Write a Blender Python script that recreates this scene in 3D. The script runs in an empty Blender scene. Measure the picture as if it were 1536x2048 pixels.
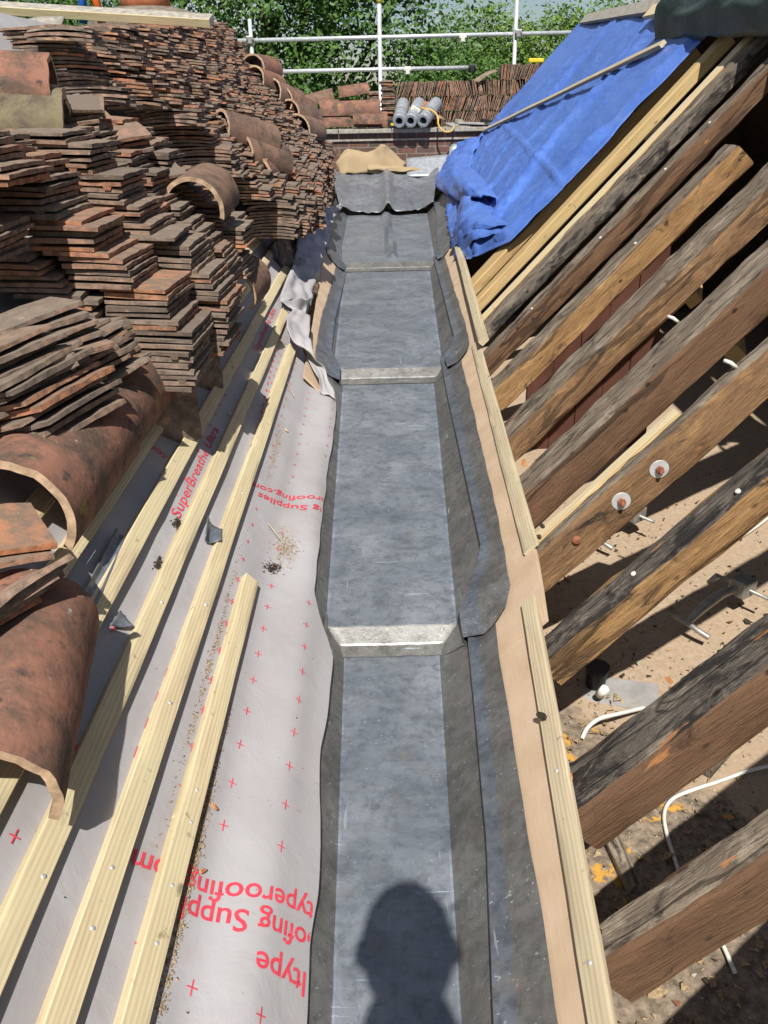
import bpy, bmesh, math, random
from mathutils import Vector, Matrix, noise, Euler

scene = bpy.context.scene
COL = scene.collection
rad = math.radians
random.seed(7)

# ------------------------------------------------------------------ camera
FPX, TH, ROLL, YAW = 1657.0, rad(26.6), rad(1.1), rad(0.55)
CAM = Vector((0, 0, 1.35))
F0 = Vector((math.sin(YAW)*math.cos(TH), math.cos(YAW)*math.cos(TH), -math.sin(TH)))
R0 = Vector((math.cos(YAW), -math.sin(YAW), 0))
D0 = F0.cross(R0)
CR = R0*math.cos(ROLL) + D0*math.sin(ROLL)
CD = -R0*math.sin(ROLL) + D0*math.cos(ROLL)
cd = bpy.data.cameras.new('camera')
cam = bpy.data.objects.new('camera', cd)
COL.objects.link(cam)
M = Matrix.Identity(4)
for i in range(3):
    M[i][0] = CR[i]; M[i][1] = -CD[i]; M[i][2] = -F0[i]; M[i][3] = CAM[i]
cam.matrix_world = M
cd.sensor_fit = 'VERTICAL'; cd.sensor_height = 24.0; cd.lens = FPX/2048*24.0
cd.clip_start = 0.02; cd.clip_end = 2000
scene.camera = cam

# ------------------------------------------------------------------ light
LIGHT = Vector((0.022, 0.585, -0.811)).normalized()      # travel direction of the sunlight
SUN_EL = math.asin(-LIGHT.z)
world = bpy.data.worlds.new('World'); scene.world = world; world.use_nodes = True
wn = world.node_tree; wn.nodes.clear()
w_out = wn.nodes.new('ShaderNodeOutputWorld'); w_bg = wn.nodes.new('ShaderNodeBackground')
w_sky = wn.nodes.new('ShaderNodeTexSky'); w_sky.sky_type = 'NISHITA'; w_sky.sun_disc = False
w_sky.sun_elevation = SUN_EL; w_sky.sun_rotation = math.pi
w_sky.air_density = 1.0; w_sky.dust_density = 0.6; w_sky.ozone_density = 1.5
# fair weather cumulus: white patches in the sky dome
w_tc = wn.nodes.new('ShaderNodeTexCoord'); w_map = wn.nodes.new('ShaderNodeMapping')
w_map.inputs['Scale'].default_value = (1.6, 1.6, 5.0)
w_no = wn.nodes.new('ShaderNodeTexNoise'); w_no.inputs['Scale'].default_value = 2.6; w_no.inputs['Detail'].default_value = 7
w_rp = wn.nodes.new('ShaderNodeValToRGB'); w_rp.color_ramp.elements[0].position = 0.50; w_rp.color_ramp.elements[1].position = 0.66
w_mx = wn.nodes.new('ShaderNodeMixRGB'); w_mx.inputs[2].default_value = (9.0, 9.3, 9.8, 1)
wn.links.new(w_tc.outputs['Generated'], w_map.inputs[0]); wn.links.new(w_map.outputs[0], w_no.inputs[0])
wn.links.new(w_no.outputs[0], w_rp.inputs[0]); wn.links.new(w_rp.outputs[0], w_mx.inputs[0])
wn.links.new(w_sky.outputs[0], w_mx.inputs[1]); wn.links.new(w_mx.outputs[0], w_bg.inputs[0])
w_bg.inputs[1].default_value = 0.055
wn.links.new(w_bg.outputs[0], w_out.inputs[0])
sl = bpy.data.lights.new('sun', 'SUN'); sl.energy = 5.0; sl.angle = rad(0.53); sl.color = (1.0, 0.965, 0.90)
so = bpy.data.objects.new('sun', sl); COL.objects.link(so)
so.rotation_euler = LIGHT.to_track_quat('-Z', 'Y').to_euler(); so.location = (0, -10, 14)
vs = scene.view_settings
vs.view_transform = 'Standard'; vs.look = 'None'; vs.exposure = 0.46; vs.gamma = 1.0
scene.cycles.max_bounces = 6
scene.cycles.use_denoising = True

# ------------------------------------------------------------------ geometry helpers
PHI = rad(47); S, C = math.sin(PHI), math.cos(PHI)
NL = Vector((S, 0, C)); NR = Vector((-S, 0, C))
KR, XR0, YR0 = 0.038, 0.11, 0.83
NRS = Vector((-S, KR*S, C))
def ray(x, y): return F0 + CR*((x-768)/FPX) + CD*((y-1024)/FPX)
def onplane(x, y, p, n):
    v = ray(x, y); return CAM + v*(((p-CAM).dot(n))/v.dot(n))
def onZ(x, y, z): return onplane(x, y, Vector((0, 0, z)), Vector((0, 0, 1)))
def onY(x, y, Y): return onplane(x, y, Vector((0, Y, 0)), Vector((0, 1, 0)))
PM = Vector((-.337, 0, .233))
def onL(x, y, h=0): return onplane(x, y, PM+NL*h, NL)
def onR(x, y, h=0): return onplane(x, y, Vector((XR0, YR0, 0))+NR*h, NRS)
def L(a, Y, h=0): return Vector((-.337 - a*C + h*S, Y, .233 + a*S + h*C))     # left roof slope
def Rr(t, Y, h=0): return Vector((XR0 + KR*(Y-YR0) + t*C - h*S, Y, t*S + h*C)) # right roof slope
def Ll(t, Y, h=0): return Vector((-.085 - t*C + h*S, Y, t*S + h*C))           # left side of the gutter
def La(x, y, h=0):
    p = onL(x, y, h); return ((p.x-(PM+NL*h).x)/-C, p.y)
def roofz(X): return .233 + (-.337-X)*S/C
def interp(tab, x):
    if x <= tab[0][0]: return tab[0][1]
    for (a, va), (b, vb) in zip(tab, tab[1:]):
        if x <= b:
            f = (x-a)/(b-a) if b > a else 0
            return va + (vb-va)*f
    return tab[-1][1]
def sstep(a, b, x):
    f = min(1, max(0, (x-a)/(b-a))); return f*f*(3-2*f)
def nz(*v): return noise.noise(Vector(v))

def tag(o, label=None, cat=None, group=None, kind=None):
    if label: o['label'] = label
    if cat: o['category'] = cat
    if group: o['group'] = group
    o['kind'] = kind or 'thing'
    return o
def link(name, me, parent=None, mw=None):
    o = bpy.data.objects.new(name, me); COL.objects.link(o)
    if mw is not None: o.matrix_world = mw
    if parent is not None:
        o.parent = parent
        if mw is not None: o.matrix_parent_inverse = parent_world(parent).inverted()
    return o
def parent_world(p):
    m = p.matrix_basis.copy()
    return m
def empty(name, loc=(0, 0, 0)):
    o = bpy.data.objects.new(name, None); COL.objects.link(o); o.location = loc; o.empty_display_size = .1
    return o
def child(name, me, par):
    """mesh given in world coordinates, parented to a thing standing at its own place"""
    o = bpy.data.objects.new(name, me); COL.objects.link(o); o.parent = par
    o.matrix_parent_inverse = par.matrix_basis.inverted()
    return o
def from_bm(bm, name, mats, smooth=False, sharp=None):
    me = bpy.data.meshes.new(name); bm.normal_update(); bm.to_mesh(me); bm.free()
    for m in (mats if isinstance(mats, (list, tuple)) else [mats]): me.materials.append(m)
    if smooth:
        for p in me.polygons: p.use_smooth = True
        if sharp: me.set_sharp_from_angle(angle=rad(sharp))
    return me
def grid_mesh(name, pts, mats, smooth=True, sharp=None, matfn=None, thick=0):
    """pts[i][j] -> vertices"""
    bm = bmesh.new()
    V = [[bm.verts.new(p) for p in row] for row in pts]
    for i in range(len(V)-1):
        for j in range(len(V[0])-1):
            try:
                f = bm.faces.new((V[i][j], V[i][j+1], V[i+1][j+1], V[i+1][j]))
                if matfn: f.material_index = matfn(i, j)
            except ValueError: pass
    if thick:
        bm.normal_update()
        bmesh.ops.solidify(bm, geom=bm.faces[:], thickness=thick)
    return from_bm(bm, name, mats, smooth, sharp)
def add_box(bm, p0, p1, mw=None, mi=0, bev=0):
    x0, y0, z0 = p0; x1, y1, z1 = p1
    vs_ = [Vector((x, y, z)) for z in (z0, z1) for y in (y0, y1) for x in (x0, x1)]
    if mw is not None: vs_ = [mw @ v for v in vs_]
    v = [bm.verts.new(p) for p in vs_]
    fs = []
    for q in ((0, 2, 3, 1), (4, 5, 7, 6), (0, 1, 5, 4), (2, 6, 7, 3), (0, 4, 6, 2), (1, 3, 7, 5)):
        f = bm.faces.new([v[k] for k in q]); f.material_index = mi; fs.append(f)
    if bev:
        es = list({e for f in fs for e in f.edges})
        bmesh.ops.bevel(bm, geom=es, offset=bev, segments=2, affect='EDGES', profile=.6)
    return v
def add_tube(bm, pts, r, seg=10, mi=0, cap=True, rfn=None):
    rings = []
    pts = [Vector(p) for p in pts]
    prev = None
    for i, p in enumerate(pts):
        d = (pts[min(i+1, len(pts)-1)] - pts[max(i-1, 0)]).normalized()
        if prev is None:
            u = d.orthogonal().normalized()
        else:
            u = (prev - d*prev.dot(d)).normalized()
        prev = u
        w = d.cross(u)
        rr = rfn(i/(len(pts)-1)) if rfn else r
        rings.append([bm.verts.new(p + (u*math.cos(2*math.pi*k/seg) + w*math.sin(2*math.pi*k/seg))*rr) for k in range(seg)])
    for a, b in zip(rings, rings[1:]):
        for k in range(seg):
            f = bm.faces.new((a[k], a[(k+1) % seg], b[(k+1) % seg], b[k])); f.material_index = mi; f.smooth = True
    if cap:
        f = bm.faces.new(rings[0][::-1]); f.material_index = mi
        f = bm.faces.new(rings[-1]); f.material_index = mi
def tube_mesh(name, pts, r, mat, seg=10, rfn=None):
    bm = bmesh.new(); add_tube(bm, pts, r, seg, rfn=rfn); return from_bm(bm, name, mat)
def catmull(P, n=8):
    P = [Vector(p) for p in P]; out = []
    for i in range(len(P)-1):
        p0, p1, p2, p3 = P[max(i-1, 0)], P[i], P[i+1], P[min(i+2, len(P)-1)]
        for k in range(n):
            t = k/n
            out.append(.5*((2*p1)+(p2-p0)*t+(2*p0-5*p1+4*p2-p3)*t*t+(3*p1-p0-3*p2+p3)*t**3))
    out.append(P[-1]); return out

# ------------------------------------------------------------------ materials
class NT:
    def __init__(s, name):
        s.m = bpy.data.materials.new(name); s.m.use_nodes = True
        s.t = s.m.node_tree; s.n = s.t.nodes; s.b = s.n['Principled BSDF']; s._oc = None
    def lk(s, a, b): s.t.links.new(a, b)
    def coord(s, kind='Object', scale=(1, 1, 1), rnd=True, rot=(0, 0, 0)):
        tc = s.n.new('ShaderNodeTexCoord'); mp = s.n.new('ShaderNodeMapping')
        mp.inputs['Scale'].default_value = scale; mp.inputs['Rotation'].default_value = rot
        s.lk(tc.outputs[kind], mp.inputs[0])
        if rnd:
            oi = s.n.new('ShaderNodeObjectInfo'); ml = s.n.new('ShaderNodeMath'); ml.operation = 'MULTIPLY'; ml.inputs[1].default_value = 37.0
            s.lk(oi.outputs['Random'], ml.inputs[0]); s.lk(ml.outputs[0], mp.inputs['Location'])
        return mp.outputs[0]
    def noise(s, vec, scale=5, detail=5, rough=.55, dist=0):
        n = s.n.new('ShaderNodeTexNoise'); n.inputs['Scale'].default_value = scale; n.inputs['Detail'].default_value = detail
        n.inputs['Roughness'].default_value = rough; n.inputs['Distortion'].default_value = dist
        if vec is not None: s.lk(vec, n.inputs['Vector'])
        return n.outputs[0]
    def vor(s, vec, scale=5, feat='F1', rnd=1):
        n = s.n.new('ShaderNodeTexVoronoi'); n.feature = feat; n.inputs['Scale'].default_value = scale; n.inputs['Randomness'].default_value = rnd
        s.lk(vec, n.inputs['Vector']); return n.outputs['Distance']
    def wave(s, vec, scale=5, dist=3, detail=2, dirn='X', dscale=1):
        n = s.n.new('ShaderNodeTexWave'); n.bands_direction = dirn; n.inputs['Scale'].default_value = scale
        n.inputs['Distortion'].default_value = dist; n.inputs['Detail'].default_value = detail; n.inputs['Detail Scale'].default_value = dscale
        s.lk(vec, n.inputs['Vector']); return n.outputs['Fac']
    def ramp(s, fac, stops, interp_='LINEAR'):
        r = s.n.new('ShaderNodeValToRGB'); e = r.color_ramp.elements; r.color_ramp.interpolation = interp_
        while len(e) < len(stops): e.new(.5)
        for k, (p, c) in enumerate(stops):
            e[k].position = p; e[k].color = (c, c, c, 1) if isinstance(c, (int, float)) else (*c, 1)
        s.lk(fac, r.inputs[0]); return r.outputs[0]
    def mix(s, fac, a, b, mode='MIX'):
        m = s.n.new('ShaderNodeMixRGB'); m.blend_type = mode
        for k, v in enumerate((fac, a, b)):
            if hasattr(v, 'is_linked'): s.lk(v, m.inputs[k])
            elif k == 0: m.inputs[0].default_value = v
            else: m.inputs[k].default_value = (*v, 1)
        return m.outputs[0]
    def math(s, op, a, b=None):
        m = s.n.new('ShaderNodeMath'); m.operation = op
        for k, v in enumerate((a, b)):
            if v is None: continue
            if hasattr(v, 'is_linked'): s.lk(v, m.inputs[k])
            else: m.inputs[k].default_value = v
        return m.outputs[0]
    def island(s):
        g = s.n.new('ShaderNodeNewGeometry'); o = s.n.new('ShaderNodeObjectInfo')
        return s.math('FRACT', s.math('ADD', g.outputs['Random Per Island'], s.math('MULTIPLY', o.outputs['Random'], 7.13)))
    def sep(s, vec):
        n = s.n.new('ShaderNodeSeparateXYZ'); s.lk(vec, n.inputs[0]); return n.outputs
    def normalz(s):
        g = s.n.new('ShaderNodeNewGeometry'); return s.sep(g.outputs['Normal'])[2]
    def bump(s, h, strength=.3, dist=.01, prev=None):
        b = s.n.new('ShaderNodeBump'); b.inputs['Strength'].default_value = strength; b.inputs['Distance'].default_value = dist
        s.lk(h, b.inputs['Height'])
        if prev is not None: s.lk(prev, b.inputs['Normal'])
        return b.outputs[0]
    def fin(s, col=None, rough=.7, metal=0, spec=.3, nrm=None, **kw):
        b = s.b
        for nm, v in (('Base Color', col), ('Roughness', rough), ('Metallic', metal), ('Specular IOR Level', spec), ('Normal', nrm)):
            if v is None: continue
            if hasattr(v, 'is_linked'): s.lk(v, b.inputs[nm])
            elif nm == 'Base Color': b.inputs[nm].default_value = (*v, 1)
            else: b.inputs[nm].default_value = v
        for k, v in kw.items(): b.inputs[k].default_value = v
        return s.m

def m_plain(name, col, rough=.7, metal=0, spec=.3, var=.25, scale=20, bump=.2):
    t = NT(name); v = t.coord()
    n = t.noise(v, scale, 5)
    c = t.mix(t.ramp(n, [(.3, 0), (.7, 1)]), tuple(x*(1-var) for x in col), tuple(min(1, x*(1+var)) for x in col))
    return t.fin(c, rough, metal, spec, t.bump(n, bump, .004))

def m_fresh_wood(name, c1, c2, knots=True, grain=1.0):
    t = NT(name); v = t.coord(scale=(1, 9, 9))
    w = t.wave(v, 4.2*grain, 4.5, 3, 'Y', .8)
    n = t.noise(t.coord(scale=(2.5, 40, 40)), 3, 4)
    c = t.mix(t.ramp(w, [(.1, 0), (.9, 1)]), c1, c2)
    c = t.mix(t.math('MULTIPLY', t.ramp(n, [(.35, 0), (.75, 1)]), .45), c, tuple(x*.62 for x in c1))
    big = t.noise(t.coord(scale=(1.2, 3, 3)), 2.2, 3)
    c = t.mix(t.ramp(big, [(.42, 0), (.66, .5)]), c, (c2[0]*.88, c2[1]*.96, c2[2]*.90))
    if knots:
        k = t.vor(t.coord(scale=(1, 2.1, 2.1)), 5.0)
        c = t.mix(t.ramp(k, [(.045, .8), (.085, 0)]), c, tuple(x*.38 for x in c1))
    # stray dirt
    d = t.noise(t.coord(), 38, 3)
    c = t.mix(t.ramp(d, [(.66, 0), (.74, .55)]), c, (.16, .12, .07))
    return t.fin(c, .72, 0, .2, t.bump(t.math('ADD', t.math('MULTIPLY', w, .35), n), .22, .002))

def m_old_wood(name, dark, mid, light, lf=.5, charred=.5):
    """weathered rafter: streaked along local X, black patches, torn orange splinters"""
    t = NT(name)
    v = t.coord(scale=(3.2, 13, 13)); n = t.noise(v, 2.2, 9, .70, .8)
    fine = t.noise(t.coord(scale=(5, 90, 90)), 3, 5, .6)
    c = t.mix(t.ramp(n, [(.32, 0), (.62, 1)]), dark, mid)
    c = t.mix(t.ramp(t.noise(t.coord(scale=(3.2, 8, 8)), 2.6, 9, .7, .5), [(lf, 0), (lf+.13, 1)]), c, light)
    c = t.mix(t.ramp(fine, [(.4, .32), (.62, 0)]), c, tuple(x*.35 for x in dark))
    b = t.noise(t.coord(scale=(2.4, 6.5, 6.5)), 3.1, 9, .74, .7)
    c = t.mix(t.ramp(b, [(charred, .92), (charred+.10, 0)]), c, (.022, .02, .02))
    o = t.noise(t.coord(scale=(3, 15, 15)), 2.0, 4, .5, .3)
    c = t.mix(t.ramp(o, [(.70, 0), (.725, .9)]), c, (.38, .17, .07))
    k = t.vor(t.coord(scale=(1, 1.6, 1.6)), 9.0)
    c = t.mix(t.ramp(k, [(.05, .9), (.11, 0)]), c, (.02, .015, .012))
    cr = t.wave(t.coord(scale=(.5, 5, 5)), 1.1, 9, 4, 'Y', 1.6)
    c = t.mix(t.ramp(cr, [(.010, .6), (.03, 0)]), c, (.018, .014, .012))
    gr = t.wave(t.coord(scale=(.6, 30, 30)), 1.6, 4, 3, 'Z', 1.0)
    c = t.mix(t.math('MULTIPLY', gr, .14), c, tuple(x*.5 for x in dark))
    h = t.math('ADD', t.math('MULTIPLY', n, 1.6), t.math('ADD', fine, t.ramp(cr, [(.012, 0), (.05, .4)])))
    return t.fin(c, .85, 0, .15, t.bump(h, .7, .007))

def m_tile(name, orange=.80, dark=1.0):
    t = NT(name); r = t.island(); v = t.coord(rnd=False)
    base = t.ramp(r, [(0, (.13*dark, .095*dark, .075*dark)), (.22, (.215*dark, .16*dark, .125*dark)), (.42, (.255*dark, .185*dark, .14*dark)),
                      (.6, (.30*dark, .19*dark, .135*dark)), (orange, (.32, .165, .105)), (min(.97, orange+.12), (.44, .18, .085)), (1, (.27, .225, .185))])
    n1 = t.noise(v, 24, 7, .66)
    n2 = t.noise(v, 85, 4, .6)
    c = t.mix(t.ramp(n1, [(.38, .72), (.58, 0)]), base, (.072, .058, .048))
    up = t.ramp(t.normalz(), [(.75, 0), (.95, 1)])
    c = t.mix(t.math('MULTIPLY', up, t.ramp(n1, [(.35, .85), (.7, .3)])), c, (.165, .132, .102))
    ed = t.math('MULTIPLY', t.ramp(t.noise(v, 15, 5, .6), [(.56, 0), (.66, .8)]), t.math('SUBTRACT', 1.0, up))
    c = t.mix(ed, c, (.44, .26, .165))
    c = t.mix(t.ramp(n2, [(.66, 0), (.74, .75)]), c, (.34, .32, .28))
    lich = t.noise(v, 9, 6, .7)
    c = t.mix(t.math('MULTIPLY', t.ramp(lich, [(.62, 0), (.68, .8)]), t.ramp(n2, [(.4, 0), (.55, 1)])), c, (.33, .31, .25))
    return t.fin(c, .88, 0, .2, t.bump(t.math('ADD', n1, n2), .5, .004))

def m_ridge(name, base=(.26, .125, .085)):
    t = NT(name); v = t.coord()
    n1 = t.noise(v, 9, 8, .68, .3); n2 = t.noise(v, 60, 4, .6); n3 = t.noise(v, 4, 5, .6)
    c = t.mix(t.ramp(n3, [(.35, 0), (.7, 1)]), base, tuple(x*.72 for x in base))
    c = t.mix(t.ramp(n1, [(.40, .92), (.58, 0)]), c, (.085, .062, .048))
    c = t.mix(t.ramp(t.noise(v, 22, 7, .65), [(.33, .9), (.42, 0)]), c, (.05, .042, .038))
    c = t.mix(t.ramp(t.noise(v, 34, 5, .6), [(.67, 0), (.72, .8)]), c, (.33, .31, .25))
    c = t.mix(t.ramp(t.noise(v, 13, 3), [(.68, 0), (.72, .6)]), c, (.26, .22, .05))
    return t.fin(c, .85, 0, .2, t.bump(t.math('ADD', n1, n2), .5, .004))

def m_lead(name, base=.125, bright=.22, streak=True, pat=1.0, tint=(.86, .92, 1.06), metal=.22):
    t = NT(name); v = t.coord(rnd=True)
    big = t.noise(v, 3.2, 9, .66, .7); n = t.noise(v, 11, 9, .70, .5)
    st = t.noise(t.coord(scale=(1.5, 9, 9)), 3.2, 7, .66, .5)
    fine = t.noise(t.coord(scale=(6, 30, 30)), 9, 4, .6)
    dk = tuple(base*x for x in tint); lt = tuple(bright*(x*.6+.4) for x in tint)
    c = t.mix(t.ramp(big, [(.36, 0), (.66, 1)]), dk, lt)
    c = t.mix(t.math('MULTIPLY', t.ramp(n, [(.36, .85), (.54, 0)]), .65), c, tuple(base*.6*x for x in tint))
    c = t.mix(t.ramp(t.noise(v, 34, 7, .72, .4), [(.36, .55), (.52, 0)]), c, tuple(base*.5*x for x in tint))
    if streak: c = t.mix(t.ramp(st, [(.50, 0), (.70, .38)]), c, lt)
    c = t.mix(t.ramp(t.noise(v, 15, 6, .62), [(.58, 0), (.72, .45)]), c, (.20, .175, .14))
    sp = t.noise(v, 150, 2, .5)
    c = t.mix(t.ramp(sp, [(.72, 0), (.76, .8)]), c, (.5, .52, .55))
    sc = t.noise(t.coord(scale=(2.2, 60, 60), rot=(0, 0, .12)), 2.2, 3, .5, .1)
    c = t.mix(t.math('MULTIPLY', t.ramp(sc, [(.66, 0), (.70, .75)]), t.ramp(big, [(.5, 0), (.58, 1)])), c, (.40, .47, .50))
    s2 = t.noise(t.coord(scale=(40, 3, 20), rot=(0, 0, -.5)), 2.0, 2, .5, .3)
    c = t.mix(t.ramp(s2, [(.72, 0), (.75, .5)]), c, (.36, .40, .42))
    ro = t.ramp(n, [(.3, .30), (.7, .50)])
    return t.fin(c, ro, metal, .6, t.bump(fine, .05, .002, t.bump(n, .16, .006, t.bump(big, .35, .014))))

def m_membrane():
    t = NT('grey_underlay'); v = t.coord(rnd=False)
    n = t.noise(v, 3.2, 6, .6); n2 = t.noise(v, 40, 4, .6)
    c = t.mix(t.ramp(n, [(.3, 0), (.7, 1)]), (.315, .295, .297), (.395, .38, .388))
    c = t.mix(t.ramp(t.noise(t.coord(scale=(1, 1.2, 1), rnd=False), 2.4, 7, .7), [(.60, 0), (.74, .45)]), c, (.30, .24, .185))
    c = t.mix(t.ramp(n2, [(.68, 0), (.76, .6)]), c, (.26, .215, .17))
    ch = t.n.new('ShaderNodeTexChecker'); ch.inputs['Scale'].default_value = 420
    t.lk(v, ch.inputs['Vector'])
    c = t.mix(.05, c, ch.outputs['Color'], 'MULTIPLY')
    return t.fin(c, .78, 0, .25, t.bump(t.noise(v, 6, 6, .6, .6), .35, .012, t.bump(ch.outputs['Fac'], .06, .001)))

def m_ply():
    t = NT('tan_plywood'); v = t.coord(rnd=False)
    n = t.noise(t.coord(scale=(3, 3, 3), rnd=False), 3, 6); f = t.noise(t.coord(scale=(30, 3, 30), rnd=False), 5, 3)
    c = t.mix(t.ramp(n, [(.3, 0), (.7, 1)]), (.45, .325, .215), (.54, .41, .29))
    c = t.mix(t.ramp(f, [(.5, 0), (.75, .3)]), c, (.40, .28, .18))
    c = t.mix(t.ramp(t.noise(v, 50, 3), [(.69, 0), (.74, .6)]), c, (.2, .13, .08))
    return t.fin(c, .75, 0, .2, t.bump(f, .12, .003))

def m_chipboard():
    t = NT('chipboard'); v = t.coord(rnd=False)
    n = t.noise(v, 70, 5, .7); n2 = t.noise(v, 5, 5, .6); n3 = t.noise(t.coord(scale=(1, .5, 1), rnd=False), 95, 3, .6)
    c = t.mix(t.ramp(n, [(.3, 0), (.7, 1)]), (.30, .22, .145), (.44, .335, .24))
    c = t.mix(t.ramp(n2, [(.45, 0), (.75, .6)]), c, (.34, .25, .17))
    c = t.mix(t.ramp(n3, [(.66, 0), (.70, 1)]), c, (.16, .09, .05))
    # rubble dust near the eaves
    x = t.sep(v)
    k = t.math('ADD', x[0], t.math('MULTIPLY', t.math('SUBTRACT', t.noise(v, 7, 6, .7), .5), .42))
    k2 = t.math('SUBTRACT', k, t.math('MULTIPLY', t.math('SUBTRACT', 1.62, x[1]), .75))
    d = t.ramp(k2, [(.60, 1), (.66, 0)])
    c = t.mix(d, c, t.mix(t.ramp(t.noise(v, 45, 6, .7), [(.35, 0), (.7, 1)]), (.10, .078, .058), (.33, .26, .19)))
    g = t.math('MULTIPLY', d, t.ramp(t.noise(v, 11, 4, .6), [(.60, 0), (.63, 1)]))
    c = t.mix(g, c, (.52, .28, .05))
    return t.fin(c, .9, 0, .15, t.bump(n, .4, .006))

def m_brick():
    t = NT('brickwork'); tc = t.n.new('ShaderNodeTexCoord'); sp = t.sep(tc.outputs['Object'])
    cb = t.n.new('ShaderNodeCombineXYZ'); t.lk(sp[0], cb.inputs[0]); t.lk(sp[2], cb.inputs[1])
    b = t.n.new('ShaderNodeTexBrick'); t.lk(cb.outputs[0], b.inputs['Vector'])
    b.inputs['Scale'].default_value = 1; b.inputs['Brick Width'].default_value = .225; b.inputs['Row Height'].default_value = .075
    b.inputs['Mortar Size'].default_value = .006; b.inputs['Mortar Smooth'].default_value = .2; b.inputs['Bias'].default_value = -.1
    b.inputs['Color1'].default_value = (.10, .075, .070, 1); b.inputs['Color2'].default_value = (.20, .085, .055, 1); b.inputs['Mortar'].default_value = (.25, .215, .175, 1)
    n = t.noise(tc.outputs['Object'], 30, 6)
    c = t.mix(t.ramp(n, [(.35, .6), (.65, 0)]), b.outputs['Color'], (.07, .05, .045))
    return t.fin(c, .9, 0, .15, t.bump(b.outputs['Fac'], -.6, .01))

def m_tarp(name, c1, c2, rough=.42):
    t = NT(name); v = t.coord(rnd=False)
    n = t.noise(v, 2.5, 6, .6); n2 = t.noise(t.coord(scale=(3, 1.2, 3), rnd=False), 4, 7, .65, .8)
    c = t.mix(t.ramp(n2, [(.35, 0), (.7, 1)]), c1, c2)
    c = t.mix(t.ramp(t.noise(v, 6, 7, .7), [(.55, 0), (.75, .45)]), c, tuple(.55*a+.10 for a in c2))
    ch = t.n.new('ShaderNodeTexChecker'); ch.inputs['Scale'].default_value = 220; t.lk(v, ch.inputs['Vector'])
    h = t.noise(t.coord(scale=(2, .8, 2), rnd=False), 3.2, 7, .62, 1.6)
    return t.fin(c, rough, 0, .4, t.bump(h, .30, .03, t.bump(ch.outputs['Fac'], .05, .001)))

def m_leaf(name, c1, c2, c3):
    t = NT(name); r = t.island()
    c = t.ramp(r, [(0, c1), (.5, c2), (1, c3)])
    t.fin(c, .5, 0, .35)
    tr = t.n.new('ShaderNodeBsdfTranslucent'); mx = t.n.new('ShaderNodeMixShader'); mx.inputs[0].default_value = .3
    t.lk(t.mix(.5, c, (.10, .16, .02)), tr.inputs[0])
    t.lk(t.b.outputs[0], mx.inputs[1]); t.lk(tr.outputs[0], mx.inputs[2]); t.lk(mx.outputs[0], t.n['Material Output'].inputs[0])
    return t.m

MT = {}
MT['batten'] = m_fresh_wood('treated_pine', (.55, .435, .26), (.665, .55, .355))
MT['newwood'] = m_fresh_wood('new_rafter_pine', (.40, .265, .12), (.52, .37, .18))
MT['paleside'] = m_fresh_wood('pale_batten', (.44, .35, .225), (.55, .455, .315))
MT['rtop'] = m_old_wood('rafter_top', (.13, .10, .075), (.27, .212, .155), (.37, .305, .23), .5, .37)
MT['rtop_dark'] = m_old_wood('rafter_top_dark', (.07, .06, .052), (.19, .16, .13), (.31, .26, .20), .52, .43)
MT['side_brown'] = m_old_wood('rafter_side_brown', (.13, .075, .045), (.19, .105, .06), (.23, .13, .075), .6, .30)
MT['side_orange'] = m_old_wood('rafter_side_orange', (.22, .12, .052), (.40, .235, .105), (.46, .29, .14), .55, .36)
MT['side_mid'] = m_old_wood('rafter_side_mid', (.16, .09, .05), (.28, .165, .085), (.36, .21, .10), .52, .34)
MT['tile'] = m_tile('clay_tile')
MT['tile_red'] = m_tile('red_clay_tile', .52, 1.2)
MT['ridge'] = m_ridge('ridge_clay')
MT['ridge_brown'] = m_ridge('ridge_clay_brown', (.21, .125, .088))
MT['ridge_mortar'] = m_ridge('ridge_clay_mortared', (.20, .17, .10))
MT['ridge_end'] = m_plain('ridge_broken_edge', (.42, .29, .19), .9, 0, .15, .3, 45, .6)
MT['mortar'] = m_plain('lime_mortar', (.38, .33, .19), .95, 0, .1, .35, 30, .8)
MT['lead'] = m_lead('lead', .17, .28, True, 1, (.84, .95, 1.10), .28)  # bluish, raised base makes up for weak sky reflection on the floor
MT['lead_sky'] = m_lead('lead_strip_sky_tint', .105, .20, True, 1, (.80, .94, 1.14), .3)  # flat strip: reflected sky painted in as a blue tint
MT['lead_step_sun'] = m_lead('lead_step_sunlit_tone', .11, .20, False, 1, (1.0, .96, .86), .15)  # step face: sunlit shine of the metal put into its own warm tone
MT['lead_glint'] = m_lead('lead_fold_glint', .34, .5, False, 1, (1.0, .98, .93), .4)  # pale rows painted along the step folds as highlights
MT['lead_rub'] = m_lead('lead_rubbed_fold', .15, .36, True, 1, (.80, .95, 1.2), .25)
MT['lead_side'] = m_lead('lead_side', .095, .175, True, 1, (1.02, 1.0, .95))  # upstands: darker, warmer copy of the floor lead, for less reflected sky
MT['lead_old'] = m_lead('lead_weathered', .14, .26)
MT['memb'] = m_membrane()
MT['red'] = m_plain('red_print', (.62, .055, .085), .7, 0, .2, .18, 60, .05)
MT['ply'] = m_ply()
MT['chip'] = m_chipboard()
MT['brick'] = m_brick()
MT['coping'] = m_plain('coping_stone', (.30, .275, .235), .9, 0, .15, .3, 25, .5)
MT['blue'] = m_tarp('blue_tarpaulin', (.060, .132, .43), (.10, .20, .56), .38)
MT['green'] = m_tarp('dark_green_sheet', (.028, .042, .037), (.05, .07, .062), .5)
MT['galv'] = m_plain('galvanised_steel', (.58, .60, .61), .45, .45, .5, .2, 30, .1)
MT['dull_metal'] = m_plain('dull_steel', (.33, .32, .29), .5, .6, .5, .25, 40, .2)
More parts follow.
